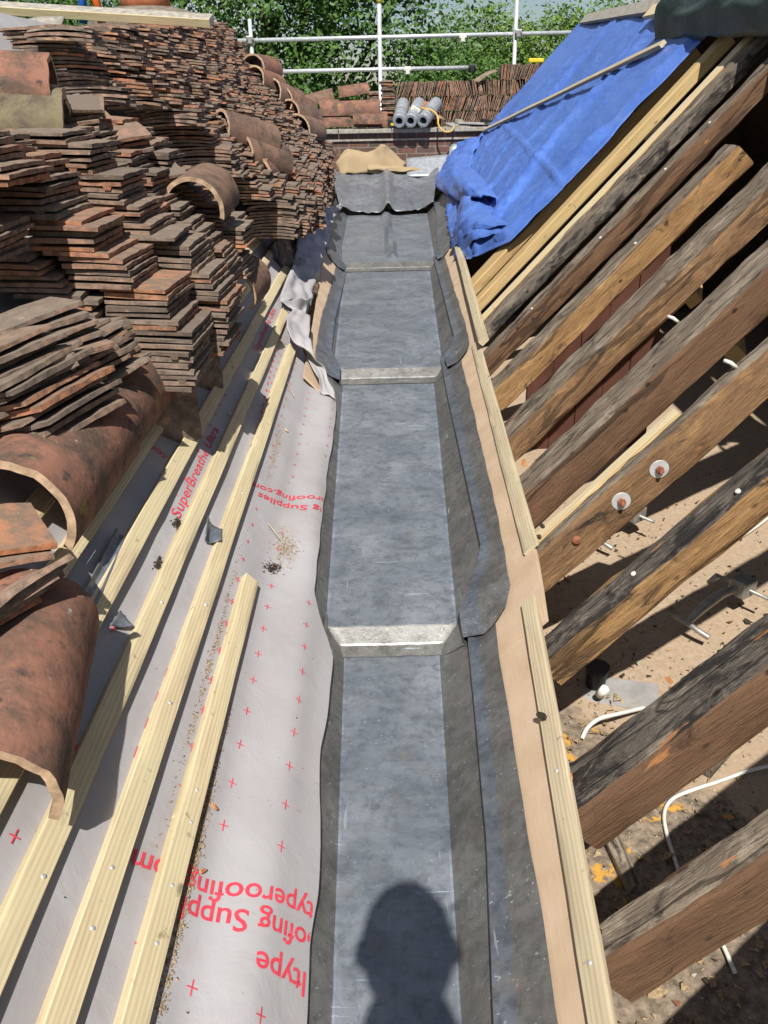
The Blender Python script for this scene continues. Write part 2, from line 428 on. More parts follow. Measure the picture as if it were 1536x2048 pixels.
MT['rust'] = m_plain('rusty_steel', (.26, .10, .055), .85, .1, .2, .35, 80, .6)
MT['white'] = m_plain('white_plastic', (.62, .60, .54), .5, 0, .4, .12, 30, .05)
MT['yellow'] = m_plain('yellow_plastic', (.70, .50, .03), .5, 0, .4, .1, 30, .05)
MT['ochre'] = m_plain('ochre_strap', (.55, .34, .08), .6, 0, .3, .1, 30, .05)
MT['black'] = m_plain('black_plastic', (.018, .018, .02), .5, 0, .4, .1, 30, .05)
MT['redpl'] = m_plain('red_plastic', (.5, .03, .05), .5, 0, .4, .1, 30, .05)
MT['greenpl'] = m_plain('green_plastic', (.02, .22, .10), .5, 0, .4, .1, 30, .05)
MT['bluepl'] = m_plain('blue_plastic', (.02, .12, .5), .5, 0, .4, .1, 30, .05)
MT['orangepl'] = m_plain('orange_plastic', (.75, .14, .03), .5, 0, .4, .1, 30, .05)
MT['roll'] = m_plain('lead_roll', (.30, .32, .34), .5, .35, .5, .2, 25, .2)
MT['paper'] = m_plain('kraft_paper', (.31, .23, .135), .75, 0, .2, .1, 6, .3)
MT['slate'] = m_plain('grey_slate', (.27, .26, .25), .8, 0, .3, .25, 14, .4)
MT['dustm'] = m_plain('sawdust', (.30, .215, .125), .95, 0, .1, .5, 160, 1.0)
MT['moss'] = m_plain('dark_moss', (.05, .04, .028), .95, 0, .1, .5, 120, 1.0)
MT['splinter'] = m_plain('orange_splinter', (.50, .21, .08), .9, 0, .1, .3, 60, .5)
MT['palechip'] = m_plain('pale_chip', (.58, .46, .26), .9, 0, .1, .2, 60, .4)
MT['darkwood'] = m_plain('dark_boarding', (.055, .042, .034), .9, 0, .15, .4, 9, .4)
MT['redboard'] = m_plain('red_brown_board', (.085, .035, .024), .85, 0, .15, .25, 8, .3)
MT['terracotta'] = m_plain('terracotta', (.46, .16, .075), .85, 0, .2, .2, 20, .3)
MT['concrete'] = m_plain('flaunching', (.17, .145, .115), .95, 0, .1, .4, 14, .6)
MT['bark'] = m_plain('bark', (.075, .058, .042), .95, 0, .1, .4, 9, .8)
MT['ground'] = m_plain('lawn_ground', (.055, .085, .03), .95, 0, .1, .4, .6, .4)
MT['leafA'] = m_leaf('leaf_deep', (.035, .085, .018), (.07, .15, .03), (.12, .22, .045))
MT['leafB'] = m_leaf('leaf_bright', (.07, .14, .022), (.12, .21, .032), (.17, .27, .05))
MT['skin'] = m_plain('skin', (.45, .27, .19), .55, 0, .4, .08, 40, .1)
MT['hair'] = m_plain('brown_hair', (.06, .04, .025), .6, 0, .4, .3, 120, .6)
MT['shirt'] = m_plain('navy_shirt', (.04, .06, .12), .85, 0, .2, .15, 60, .3)
MT['trouser'] = m_plain('work_trousers', (.05, .05, .055), .85, 0, .2, .2, 60, .3)
MT['eye'] = m_plain('eye_white', (.75, .73, .7), .3, 0, .5, .03, 40, .0)

# ------------------------------------------------------------------ setting: ground and attic floor
bm = bmesh.new(); bmesh.ops.create_grid(bm, x_segments=8, y_segments=8, size=600)
for v in bm.verts: v.co.z = -6.5
tag(link('ground', from_bm(bm, 'ground', MT['ground'])), kind='structure')

ZF = -.15
bm = bmesh.new()
N = 60
rows = []
for i in range(N+1):
    row = []
    for j in range(N+1):
        x = .02 + 4.2*j/N; y = -1.2 + 8.6*i/N
        row.append(Vector((x, y, ZF + .004*nz(x*2, y*2, 3))))
    rows.append(row)
fl = link('attic_floor', grid_mesh('attic_floor', rows, MT['chip'], True))
tag(fl, kind='structure')
# rear roof slope, gable and ceiling that keep the attic dark
RT = 2.36
ridge_pt = lambda Y: Rr(RT, Y, -.12)
bm = bmesh.new()
q = [ridge_pt(-1.2)+Vector((.03, 0, 0)), ridge_pt(10.6)+Vector((.03, 0, 0))]
a, b = q
c2 = b+Vector((2.1, 0, -2.15)); d2 = a+Vector((2.1, 0, -2.15))
lo = Vector((.03, 0, -.03))
va = [bm.verts.new(p) for p in (a, b, c2, d2)]; vb = [bm.verts.new(p+lo) for p in (a, b, c2, d2)]
bm.faces.new(va[::-1]); bm.faces.new(vb)
for i in range(4): bm.faces.new((va[i], va[(i+1) % 4], vb[(i+1) % 4], vb[i]))
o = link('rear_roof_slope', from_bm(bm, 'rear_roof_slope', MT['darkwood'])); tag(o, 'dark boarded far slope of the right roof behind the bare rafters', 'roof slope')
bm = bmesh.new(); add_box(bm, (.35, 6.3, -.2), (4.2, 6.36, 1.5))
for v in bm.verts:
    if v.co.z > 1: v.co.z = 1.45
    if v.co.z > 1 and v.co.x < 1: v.co.x = 1.7
    if v.co.z > 1 and v.co.x > 3: v.co.x = 2.2
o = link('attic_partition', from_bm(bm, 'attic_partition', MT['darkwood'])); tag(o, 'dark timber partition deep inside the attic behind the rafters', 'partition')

# ------------------------------------------------------------------ left roof: underlay with its printing
EDGE = [(.3, -.26), (.8, -.259), (.92, -.256), (1.02, -.263), (1.13, -.262), (1.25, -.253), (1.39, -.248), (1.55, -.257), (1.726, -.262), (1.79, -.247), (1.87, -.21), (1.95, -.183),
        (2.2, -.178), (2.5, -.186), (2.767, -.185), (3.0, -.191), (3.3, -.196), (3.61, -.188), (3.70, -.15), (3.76, -.122), (3.9, -.03), (4.0, .02), (4.2, .04), (5, .045), (9.4, .05)]
def mh(a, Y):
    h = .0045*nz(a*5, Y*1.6, 1) + .0028*nz(a*16, Y*4, 5)
    h += .0022*math.sin(a*61+.6*nz(Y*1.2, 3, 2))*nz(Y*.9, a*2, 9)
    if Y < 4.05:
        k = sstep(-.05, -.17, a) if a > -.17 else 1
        h += (.047+.006*nz(Y*4.2, a*2, 4))*sstep(.05, .17, -a)
    return h
ys = []
y = .25
while y < 9.3:
    ys.append(y); y += .018 if y < 4.2 else .05
rows = []
us = [k/26*.42 for k in range(27)] + [.42 + .08*(k+1) for k in range(20)]
for y in ys:
    e = interp(EDGE, y) + .006*nz(y*7, 2, 2)
    rows.append([L(e+u, y, mh(e+u, y)) for u in us])
memb = link('underlay_sheet', grid_mesh('underlay_sheet', rows, MT['memb'], True))
tag(memb, 'grey breather membrane with red print covering the left roof slope', 'roof underlay')

def conform(me_pts, name, mat): pass
def text_part(txt, a0, Y0, width, xh, mode, parent, shear=0):
    """printed words laid on the underlay; mode 'up' reads up the slope, 'along' reads away along the battens"""
    cu = bpy.data.curves.new('lettering', 'FONT'); cu.body = txt; cu.size = 1.0; cu.resolution_u = 3; cu.offset = .004 if mode == 'along' else .012
    ob = bpy.data.objects.new('lettering_tmp', cu); COL.objects.link(ob)
    dg = bpy.context.evaluated_depsgraph_get(); dg.update()
    me = bpy.data.meshes.new_from_object(ob.evaluated_get(dg))
    bpy.data.objects.remove(ob); bpy.data.curves.remove(cu)
    bm = bmesh.new(); bm.from_mesh(me); bpy.data.meshes.remove(me)
    bmesh.ops.triangulate(bm, faces=bm.faces[:])
    long_e = [e for e in bm.edges if e.calc_length() > .18]
    if long_e: bmesh.ops.subdivide_edges(bm, edges=long_e, cuts=2)
    bmesh.ops.triangulate(bm, faces=bm.faces[:])
    xs = [v.co.x for v in bm.verts]; x0, x1 = min(xs), max(xs)
    sx = width/(x1-x0); sy = xh/.5
    kill = []
    for v in bm.verts:
        lx, ly = (v.co.x-x0)*sx, v.co.y*sy
        if mode == 'up': a, Y = a0+lx, Y0-ly+shear*lx
        else: a, Y = a0+ly+shear*lx, Y0+lx
        if a < interp(EDGE, Y)+.004: kill.append(v)
        v.co = L(a, Y, mh(a, Y)+.0016)
    if kill: bmesh.ops.delete(bm, geom=kill, context='VERTS')
    if not bm.faces: bm.free(); return
    for f in bm.faces:
        f.normal_update()
        if f.normal.dot(NL) < 0: f.normal_flip()
    return child('printed_lettering', from_bm(bm, 'printed_lettering', mat_red), parent)
mat_red = MT['red']
text_part('Alltype', -.300, .872, .152, .029, 'up', memb, -.08)
text_part('Roofing Supplies', -.300, .950, .336, .029, 'up', memb, -.14)
text_part('alltyperoofing.com', -.300, 1.008, .385, .029, 'up', memb, -.18)
text_part('Alltype', -.300, 2.44, .125, .026, 'up', memb, -.35)
text_part('Roofing Supplies', -.300, 2.535, .34, .026, 'up', memb, -.60)
text_part('alltyperoofing.com', -.300, 2.63, .38, .026, 'up', memb, -.72)
text_part('SuperBreathe Ultra', .238, 1.87, .62, .020, 'along', memb)
text_part('SuperBreathe Ultra', .222, 3.44, .76, .020, 'along', memb)
text_part('.com', .335, 2.10, .07, .024, 'up', memb)
text_part('Alltype', .235, 1.05, .16, .029, 'up', memb, -.1)
# little registration crosses, printed in rows, and the dashed lap line
bm = bmesh.new()
def cross(bm, a, Y, s=.011, w=.0011):
    for (da, dy) in ((s*.8, 0), (0, s*1.15)):
        if da: cs = [(-da, -w), (da, -w), (da, w), (-da, w)]
        else: cs = [(-w, -dy), (w, -dy), (w, dy), (-w, dy)]
        sk = random.uniform(-.1, .1)
        f = bm.faces.new([bm.verts.new(L(a+x, Y+z+sk*x, mh(a+x, Y+z)+.0016)) for x, z in cs])
        f.normal_update()
        if f.normal.dot(NL) < 0: f.normal_flip()
y = .765
while y < 5.4:
    for a in (-.168, -.068, .033, .115, .27):
        yy = y + (a+.17)*.18 + random.uniform(-.004, .004)
        if .82 < yy < 1.02 and a < .12: continue
        if 2.28 < yy < 2.60 and a < .09: continue
        if a > .2 and random.random() < .6: continue
        if a-.02 < interp(EDGE, yy): continue
        if yy > 3.7 and a < .03: continue
        cross(bm, a, yy, .011 if yy < 1.9 else .008)
    y += .1015
child('printed_crosses', from_bm(bm, 'printed_crosses', MT['red']), memb)
bm = bmesh.new()
y = 1.1
while y < 4.2:
    a = interp([(1.1, .137), (1.42, .131), (1.9, .118), (2.2, .108), (2.83, .113), (3.35, .138), (4.2, .15)], y)
    ln = .028
    n_ = 4
    for k in range(n_):
        ya, yb = y+ln*k/n_, y+ln*(k+1)/n_
        f = bm.faces.new([bm.verts.new(L(a+s_, z, mh(a+s_, z)+.0016)) for s_, z in ((-.003, ya), (.003, ya), (.003, yb), (-.003, yb))])
        f.normal_update()
        if f.normal.dot(NL) < 0: f.normal_flip()
    y += .075
child('printed_dashes', from_bm(bm, 'printed_dashes', MT['red']), memb)

# crumpled strips of underlay lying along the far gutter edge
def ribbon(name, pairs, mat, n=8, m=12, amp=.012, seed=0, label=None, cat=None):
    A = catmull([p[0] for p in pairs], n); B = catmull([p[1] for p in pairs], n)
    rows = []
    for i, (p, q_) in enumerate(zip(A, B)):
        row = []
        for j in range(m+1):
            f = j/m; v = p.lerp(q_, f)
            k = amp*(nz(v.x*16+seed, v.y*9, v.z*16)+.6*math.sin(f*7+v.y*9+seed)*nz(v.y*3, seed, f*2))
            row.append(v + NL*k + Vector((0, 0, .35*k)))
        rows.append(row)
    o = link(name, grid_mesh(name, rows, mat, True, thick=.0012))
    if label: tag(o, label, cat)
    return o
P = onL
ribbon('underlay_strip', [(P(668, 802, .05), P(640, 780, .04)), (P(652, 745, .075), P(606, 690, .05)), (P(622, 700, .09), P(578, 672, .06)), (P(620, 650, .10), P(570, 640, .05)),
        (P(612, 622, .055), P(585, 618, .06)), (P(622, 598, .10), P(562, 600, .05))], MT['memb'], 9, 14, .018, 2,
       'twisted grey underlay strip folded over the nearest gutter corner', 'underlay strip')
ribbon('underlay_strip', [(P(624, 610, .06), P(562, 600, .04)), (P(628, 570, .07), P(572, 560, .06)), (P(645, 520, .06), P(588, 520, .05)), (P(660, 470, .08), P(596, 470, .06)),
        (P(672, 430, .07), P(603, 436, .05)), (P(696, 404, .08), P(600, 432, .04))], MT['memb'], 9, 14, .03, 5,
       'long grey underlay strip hanging beside the tile stack and left lead edge', 'underlay strip')
ribbon('underlay_strip', [(P(640, 425, .05), P(616, 425, .05)), (P(664, 380, .06), P(632, 392, .05)), (P(690, 330, .07), P(652, 352, .06)), (P(694, 318, .07), P(668, 316, .06))], MT['memb'], 8, 8, .02, 9,
       'short stained underlay strip standing by the far curled lead', 'underlay strip')

# ------------------------------------------------------------------ beams
def beam(name, origin, xdir, zdir, length, w, d, mats, seg=.07, wob=.0, chamf=.004, topslot=0, sideslot=1, parent=None, taper=None, endslot=None, rough=0.0, seed=None):
    """box beam: local x along, y across (0..w), top at z=0 and bottom at -d; worn edges"""
    x = xdir.normalized(); z = (zdir - x*zdir.dot(x)).normalized(); yv = z.cross(x)
    mw = Matrix.Identity(4)
    for i in range(3):
        mw[i][0] = x[i]; mw[i][1] = yv[i]; mw[i][2] = z[i]; mw[i][3] = origin[i]
    n = max(2, int(length/seg)); sd = random.random()*100 if seed is None else seed
    prof = [(chamf, 0), (w*.35, .0), (w*.65, .0), (w-chamf, 0), (w, -chamf), (w, -d*.5), (w, -d+chamf), (w-chamf, -d), (chamf, -d), (0, -d+chamf), (0, -d*.5), (0, -chamf)]
    bm = bmesh.new(); rings = []
    for i in range(n+1):
        t = i/n; px_ = t*length; ring = []
        for k, (py, pz) in enumerate(prof):
            dy = wob*nz(px_*1.5, sd, k*.11 if rough > .002 else 0) + rough*nz(px_*9, sd+3, k*1.3)
            dz = wob*.7*nz(px_*1.3+9, sd, k*.13 if rough > .002 else 0) + rough*nz(px_*9, sd+7, k*1.3)
            if k in (0, 3, 4, 11) and rough: dz -= abs(rough*1.2*nz(px_*14, sd+k, 1))
            ring.append(bm.verts.new((px_ + (rough*.8*nz(k, sd, 3) if i in (0, n) else 0), py+dy, pz+dz)))
        rings.append(ring)
    m = len(prof)
    for a_, b_ in zip(rings, rings[1:]):
        for k in range(m):
            f = bm.faces.new((a_[k], b_[k], b_[(k+1) % m], a_[(k+1) % m]))
            f.material_index = topslot if k in (0, 1, 2) else sideslot
            f.smooth = True
    for r_, rev in ((rings[0], False), (rings[-1], True)):
        f = bm.faces.new(r_[::-1] if rev else r_); f.material_index = sideslot if endslot is None else endslot
    bmesh.ops.recalc_face_normals(bm, faces=bm.faces[:])
    me = from_bm(bm, name, mats); me.set_sharp_from_angle(angle=rad(38))
    o = link(name, me)
    if parent is None: o.matrix_world = mw
    else:
        o.parent = parent; o.matrix_parent_inverse = parent.matrix_world.inverted(); o.matrix_basis = mw
    return o

def nail(par, p, n, r=.0036, mat='galv'):
    n = n.normalized(); bm = bmesh.new()
    add_tube(bm, [p-n*.004, p+n*.0012, p+n*.0020], r, 9, rfn=lambda f: r if f < .8 else r*.7)
    me = from_bm(bm, 'nail', MT[mat])
    o = bpy.data.objects.new('nail', me); COL.objects.link(o); o.parent = par; o.matrix_parent_inverse = par.matrix_basis.inverted()
    return o

# left battens ------------------------------------------------------
SK = -.0135
def batten(a0, Y0, Y1, label, w=.043, t=.020, nails=(), h0=.0):
    o0 = L(a0+SK*(Y0-.7), Y0, t+h0); o1 = L(a0+SK*(Y1-.7), Y1, t+h0)
    d = o1-o0
    o = beam('timber_batten', o0, d, NL, d.length, w, t+.004, [MT['batten'], MT['batten']], .09, .0025, .0018, rough=.0009)
    tag(o, label, 'batten', 'new battens on the left roof slope')
    bpy.context.view_layer.update()
    for (Yn, f) in nails: nail(o, L(a0+w*f+SK*(Yn-.7), Yn, t+h0), NL)
    return o
batten(-.004, .45, 1.838, 'new batten nearest the gutter, ending beside the sawdust heap', nails=[(.80, .5), (1.10, .5), (1.03, .4), (.9, .5)])
batten(.100, .35, 3.86, 'second batten from the gutter, ending under the folded underlay', nails=[(.77, .5), (.87, .55), (1.25, .5), (1.6, .4), (2.2, .5)])
batten(.203, .35, 4.30, 'rough grained third batten up from the gutter', nails=[(.80, .3), (1.5, .3)], w=.042)
batten(.307, .45, 9.0, 'fourth batten from the gutter, passing under the nearest ridge tile', nails=[(1.02, .5), (1.3, .5)])
batten(.410, .45, 2.27, 'fifth batten, cut off beside the leaning prop tile', nails=[(1.3, .5)])
batten(.514, .35, 1.56, 'sixth batten, short piece under the long half-round tiles')
batten(.43, 2.62, 9.0, 'batten running on below the tile stacks past the prop tiles')
batten(.535, 2.75, 9.0, 'batten mostly hidden beneath the middle of the tile stacks')
batten(.20, 4.75, 9.0, 'far batten in shade beside the second tile stack')
batten(.095, 5.6, 9.2, 'far batten by the stained underlay strip')

# ------------------------------------------------------------------ lead gutter
def lead_bay(Yd, Yb, z0, z1, lip, rc, ro, lc, lo_, label, lobes=True, roll=None, mat='lead', fall=.004, flatL=False):
    """one lead sheet: floor, two upstands with a rounded step and flat strip, turned down over the drip at Yd"""
    segs = []   # (side, kind, param)
    P_ = []
    for k in range(5): P_.append(('L', 'o', k/4))       # outer strip
    for k in range(1, 4): P_.append(('L', 's', k/3))    # flat strip
    for k in range(1, 4): P_.append(('L', 'c', k/3))    # step
    for k in range(1, 8): P_.append(('L', 'd', k/7))    # upstand
    nf = 22
    for k in range(0, nf): P_.append(('F', 'f', .022 + (1-.044)*k/(nf-1)))
    for k in range(7, 0, -1): P_.append(('R', 'd', k/7))
    for k in range(3, 0, -1): P_.append(('R', 'c', k/3))
    for k in range(3, 0, -1): P_.append(('R', 's', k/3))
    for k in range(4, -1, -1): P_.append(('R', 'o', k/4))
    Ys = [Yd+.06]
    while Ys[-1] < Yb: Ys.append(Ys[-1]+.045)
    def zf(Y):
        zz = z1 + fall*(Y-Yd)
        if lip <= 0: return zz
        if Y >= Yd: return zz
        f = (Yd-Y)/lip
        if f < .45: return z1 + (z0+.014-z1)*(f/.45)
        return z0+.014 - (.011)*((f-.45)/.55)
    def pt(p, Y, front):
        side, kind, u = p
        z = zf(Y)
        jig = .0022*nz(Y*7, hash(kind) % 7, u*3+(5 if side == 'R' else 0))
        if side == 'F':
            xl = Ll(z/S, Y).x; xr = Rr(z/S, Y).x
            v = Vector((xl+(xr-xl)*u, Y, z + .0016*nz(u*4, Y*4, 2) + .0010*nz(u*11, Y*9, 6)))
            e = min(u, 1-u)
            v.z += .004*max(0, 1-e/.05)**2
            if roll is not None and Y >= Yd:
                rx = roll
                v.z += .055*math.exp(-((v.x-rx)/.030)**2)*sstep(Yd+.02, Yd+.12, Y)
            return v
        fn = Ll if side == 'L' else Rr
        tc = interp(lc if side == 'L' else rc, Y); to = interp(lo_ if side == 'L' else ro, Y)
        ts = tc + .38*(to-tc)
        wv = .0015*nz(Y*5, u, 3)
        bulge = (.020 if side == 'R' else .012)*math.exp(-((Y-(Yd-.01))/.085)**2) if (lobes and lip > 0 and not (side == 'L' and flatL)) else 0
        lift = 0 if (side == 'L' and flatL) else .004*front
        if kind == 'o':   return fn(to+(ts-to)*u + .006*nz(Y*6, 3, 1)*(1-u), Y, .004+lift+.003*u+jig+bulge*(u))
        if kind == 's':   return fn(ts+(tc+.006-ts)*u, Y, .007+lift+(.019-.007)*u+jig*.6+bulge*1.2) if not (side == 'L' and flatL) else fn(ts+(tc-ts)*u, Y, .004+lift)
        if kind == 'c' and side == 'L' and flatL: return fn(tc-.004*u, Y, .003+lift)
        if kind == 'c':
            tt = tc+.006-.010*u; hh = [.019, .016, .004][min(2, int(u*3)-1 if u > .34 else 0)]
            return fn(tc+.006-[.003, .008, .011][round(u*3)-1], Y, [.0175, .010, .002][round(u*3)-1]+lift+bulge*(1-u)*1.2)
        tf = z/S
        rip = .0016*nz(Y*13+u*4, 1, 8)
        return fn(tc-.005+(tf-tc+.005)*u, Y, .002*(1-u)+lift*(1-u)+rip)
    def yend(p):
        side, kind, u = p
        if lip <= 0: return Yd
        base = Yd-lip
        if side == 'F': return base
        if kind == 'd': return base-.055*(1-u)**.8
        if kind == 'c': return base-.06
        if kind == 's': return base-.06-.03*(1-u)
        return base-.09+(.12 if side == 'L' and flatL else .11)*(1-math.sqrt(max(0, 1-(1-u)**2)))
    fr = [-1, -.75, -.5, -.45, -.40, -.2, -.06, 0]
    rows = []
    if lip > 0:
        for f in fr:
            row = []
            for p in P_:
                Ye = yend(p); Y = Yd + f*(Yd-Ye)
                row.append(pt(p, Y, 1.0))
            rows.append(row)
        for dY in (.006, .02):
            rows.append([pt(p, Yd+dY, 1.0) for p in P_])
    for Y in Ys:
        rows.append([pt(p, Y, max(0, 1-(Y-Yd)/.3)) for p in P_])
    first_f = min(k for k, p in enumerate(P_) if p[0] == 'F'); last_f = max(k for k, p in enumerate(P_) if p[0] == 'F')
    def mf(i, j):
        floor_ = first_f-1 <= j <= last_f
        if lip > 0 and i in (3, 7) and first_f <= j < last_f: return 5  # painted highlight rows on the step edge and fold
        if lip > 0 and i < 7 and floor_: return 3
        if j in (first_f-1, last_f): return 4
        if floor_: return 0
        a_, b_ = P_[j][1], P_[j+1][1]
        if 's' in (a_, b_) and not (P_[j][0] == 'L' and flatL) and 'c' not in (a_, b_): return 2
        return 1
    me = grid_mesh('lead_sheet', rows, [MT[mat], MT['lead_side'], MT['lead_sky'], MT['lead_step_sun'], MT['lead_rub'], MT['lead_glint']], True, 33, mf)
    o = link('lead_sheet', me)
    tag(o, label, 'lead sheet', 'lead sheets lining the box gutter')
    return o
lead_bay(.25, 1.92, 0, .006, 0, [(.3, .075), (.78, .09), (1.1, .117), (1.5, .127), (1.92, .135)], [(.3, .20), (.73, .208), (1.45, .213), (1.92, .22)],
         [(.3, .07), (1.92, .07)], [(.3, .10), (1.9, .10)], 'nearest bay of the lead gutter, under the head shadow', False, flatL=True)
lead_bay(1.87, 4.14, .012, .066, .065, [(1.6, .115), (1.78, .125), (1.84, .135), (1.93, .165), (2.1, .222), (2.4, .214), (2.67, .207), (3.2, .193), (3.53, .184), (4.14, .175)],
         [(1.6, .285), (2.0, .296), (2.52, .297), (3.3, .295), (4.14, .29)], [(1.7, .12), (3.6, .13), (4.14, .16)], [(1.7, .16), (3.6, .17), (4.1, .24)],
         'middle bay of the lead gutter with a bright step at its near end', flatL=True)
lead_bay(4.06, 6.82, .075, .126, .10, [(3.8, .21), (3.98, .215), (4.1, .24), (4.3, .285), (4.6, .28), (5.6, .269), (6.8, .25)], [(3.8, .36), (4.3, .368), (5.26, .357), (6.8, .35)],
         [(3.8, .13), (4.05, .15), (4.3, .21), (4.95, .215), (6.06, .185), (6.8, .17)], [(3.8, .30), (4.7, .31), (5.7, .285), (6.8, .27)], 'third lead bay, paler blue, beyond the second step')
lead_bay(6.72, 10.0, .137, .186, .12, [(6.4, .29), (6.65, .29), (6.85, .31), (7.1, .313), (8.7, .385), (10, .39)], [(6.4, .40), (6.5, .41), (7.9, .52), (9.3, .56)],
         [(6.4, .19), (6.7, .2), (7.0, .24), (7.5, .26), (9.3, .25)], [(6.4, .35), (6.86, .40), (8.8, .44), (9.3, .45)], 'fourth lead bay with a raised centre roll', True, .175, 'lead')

# loose, curled last sheet with a centre roll
rows = []
for i in range(31):
    v = i/30; row = []
    for j in range(49):
        u = j/48
        fl_ = onZ(674+ (880-674)*u, 423, .30)
        front = Vector((-.33 + 1.02*u, 9.50 + .03*math.sin(u*9)+.05*nz(u*4, 1, 1), .245))
        back = Vector((-.44 + 1.25*u, 10.40, .52 + .02*nz(u*6, 2, 2)))
        p = front.lerp(back, v)
        e = abs(u-.48)
        side = max(0, (abs(u-.5)-.34)/.16)
        p.z += .09*side**1.25*(1-.3*v) + .09*math.exp(-((u-.52)/.045)**2)*(1-.25*v)
        p.z += -.012*math.sin(math.pi*min(1, max(0, (u-.16)/.34)))*(1-v)
        p.z += .012*nz(u*18, v*3, 4) + .006*nz(u*40, v*6, 7)*(1 if u > .5 else .4) + .03*v*v
        p.y += .03*nz(u*7, v*2, 9)
        row.append(p)
    rows.append(row)
o = link('lead_sheet', grid_mesh('lead_sheet', rows, MT['lead_old'], True, thick=.004))
tag(o, 'loose curled lead sheet with a raised centre fold at the far end of the gutter', 'lead sheet', 'lead sheets lining the box gutter')

# ------------------------------------------------------------------ boards beside the lead
def strip_board(name, pts, mat, h0, h1, label, cat, group=None, fn=Rr):
    """board following the slope: pts = (Y, inner t, outer t)"""
    bm = bmesh.new(); T = []; Bt = []
    for (Y, a_, b_) in pts:
        T.append((bm.verts.new(fn(a_, Y, h1)), bm.verts.new(fn(b_, Y, h1)))); Bt.append((bm.verts.new(fn(a_, Y, h0)), bm.verts.new(fn(b_, Y, h0))))
    for i in range(len(pts)-1):
        bm.faces.new((T[i][0], T[i][1], T[i+1][1], T[i+1][0])); bm.faces.new((Bt[i][0], Bt[i+1][0], Bt[i+1][1], Bt[i][1]))
        bm.faces.new((T[i][0], T[i+1][0], Bt[i+1][0], Bt[i][0])); bm.faces.new((T[i][1], Bt[i][1], Bt[i+1][1], T[i+1][1]))
    for i in (0, -1): bm.faces.new((T[i][0], Bt[i][0], Bt[i][1], T[i][1]))
    bmesh.ops.recalc_face_normals(bm, faces=bm.faces[:])
    bmesh.ops.bevel(bm, geom=[e for e in bm.edges if e.calc_face_angle(0) > .6], offset=.0015, segments=2, affect='EDGES')
    o = link(name, from_bm(bm, name, mat)); tag(o, label, cat, group); return o
def fine(pts, st=.12, jit=.002):
    out = []; y = pts[0][0]
    while y < pts[-1][0]-.02:
        out.append((y, interp([(p[0], p[1]) for p in pts], y)+jit*nz(y*5, 1, 1), interp([(p[0], p[2]) for p in pts], y)+jit*nz(y*5, 4, 1))); y += st
    out.append(pts[-1]); return out
strip_board('plywood_board', fine([(.3, .02, .268), (.72, .02, .271), (1.04, .05, .282), (1.39, .05, .307), (1.66, .05, .328), (1.78, .05, .335)]), MT['ply'], -.013, -.001, 'tan plywood strip between the nearest lead and its edge batten', 'plywood', 'plywood strips under the gutter edges')
strip_board('plywood_board', fine([(1.60, .10, .36), (1.89, .10, .385), (2.4, .10, .392), (3.146, .10, .392), (3.9, .10, .395)]), MT['ply'], -.0125, -.0005, 'tan plywood strip beside the middle lead bay', 'plywood', 'plywood strips under the gutter edges')
strip_board('plywood_board', fine([(3.90, .12, .418), (5.0, .12, .427), (6.23, .12, .475), (9.2, .15, .60)]), MT['ply'], -.013, -.001, 'tan plywood strip under the far right lead edge and loose lath', 'plywood', 'plywood strips under the gutter edges')
strip_board('plywood_board', fine([(3.6, .12, .33), (4.5, .12, .345), (5.33, .12, .365), (6.8, .15, .42), (9.2, .2, .5)]), MT['ply'], -.013, -.001, 'tan plywood strip left of the far lead bays beside the torn underlay', 'plywood', 'plywood strips under the gutter edges', Ll)
def edge_batten(t0, Y0, t1, Y1, w, th, mat, label, h=0.0):
    p0 = Rr(t0, Y0, th+h); p1 = Rr(t1, Y1, th+h); d = p1-p0
    # y axis = z x x runs up the slope's -? (x=+Y,z=NR) -> y = NR x Y = down-slope ; start from outer edge
    o = beam('edge_batten', p0 + Vector((C, 0, S))*w, d, NR, d.length, w, th, [MT[mat], MT[mat]], .1, .002, .002, rough=.0012)
    tag(o, label, 'timber batten', 'battens along the right edge of the gutter'); bpy.context.view_layer.update(); return o
eb = edge_batten(.240, .3, .310, 1.70, .044, .012, 'paleside', 'nearest edge batten, pale, with a slanting far end')
for (Y, f) in ((.78, .5), (1.15, .6)): nail(eb, Rr(interp([(.3, .262), (1.7, .332)], Y), Y, .012), NR)
edge_batten(.352, 1.90, .366, 3.9, .05, .009, 'paleside', 'edge batten beside the middle bay, ending at a sawn corner above the bolted rafter')
edge_batten(.428, 3.72, .478, 6.6, .042, .03, 'paleside', 'loose lath lying across the rafter feet below the blue tarpaulin', .014)

# ------------------------------------------------------------------ right rafters
UP = Vector((C, 0, S))
GR = 'old rafters of the stripped right roof'
def rafter(Yf, Yb, dep, t0, t1, top, side, label, wob=.006, rough=.005, h=-.014, group=GR, endm=None):
    w = Yb-Yf
    t0c = t0; base = Rr(0, (Yf+Yb)/2, 0)
    org = Vector((base.x, Yf, 0)) + UP*t0 + NR*h
    mats = [MT[top], MT[side]]
    o = beam('rafter', org, UP, NR, t1-t0, w, dep, mats, .035, wob, .007, rough=rough)
    tag(o, label, 'rafter', group); bpy.context.view_layer.update(); return o
rafter(.46, .53, .10, .27, 2.4, 'rtop', 'side_brown', 'rafter nearest the viewer, its foot beyond the bottom edge')
r1 = rafter(.787, .855, .108, .26, 2.4, 'rtop', 'side_brown', 'first rafter in full view, grey topped with a smooth brown side')
r2 = rafter(1.062, 1.172, .105, .27, 2.4, 'rtop_dark', 'side_brown', 'wide blackened rafter with rust brown side above the white cable', .008)
r3 = rafter(1.483, 1.572, .078, .30, 2.4, 'rtop_dark', 'side_orange', 'black topped rafter with torn orange grain on its side')
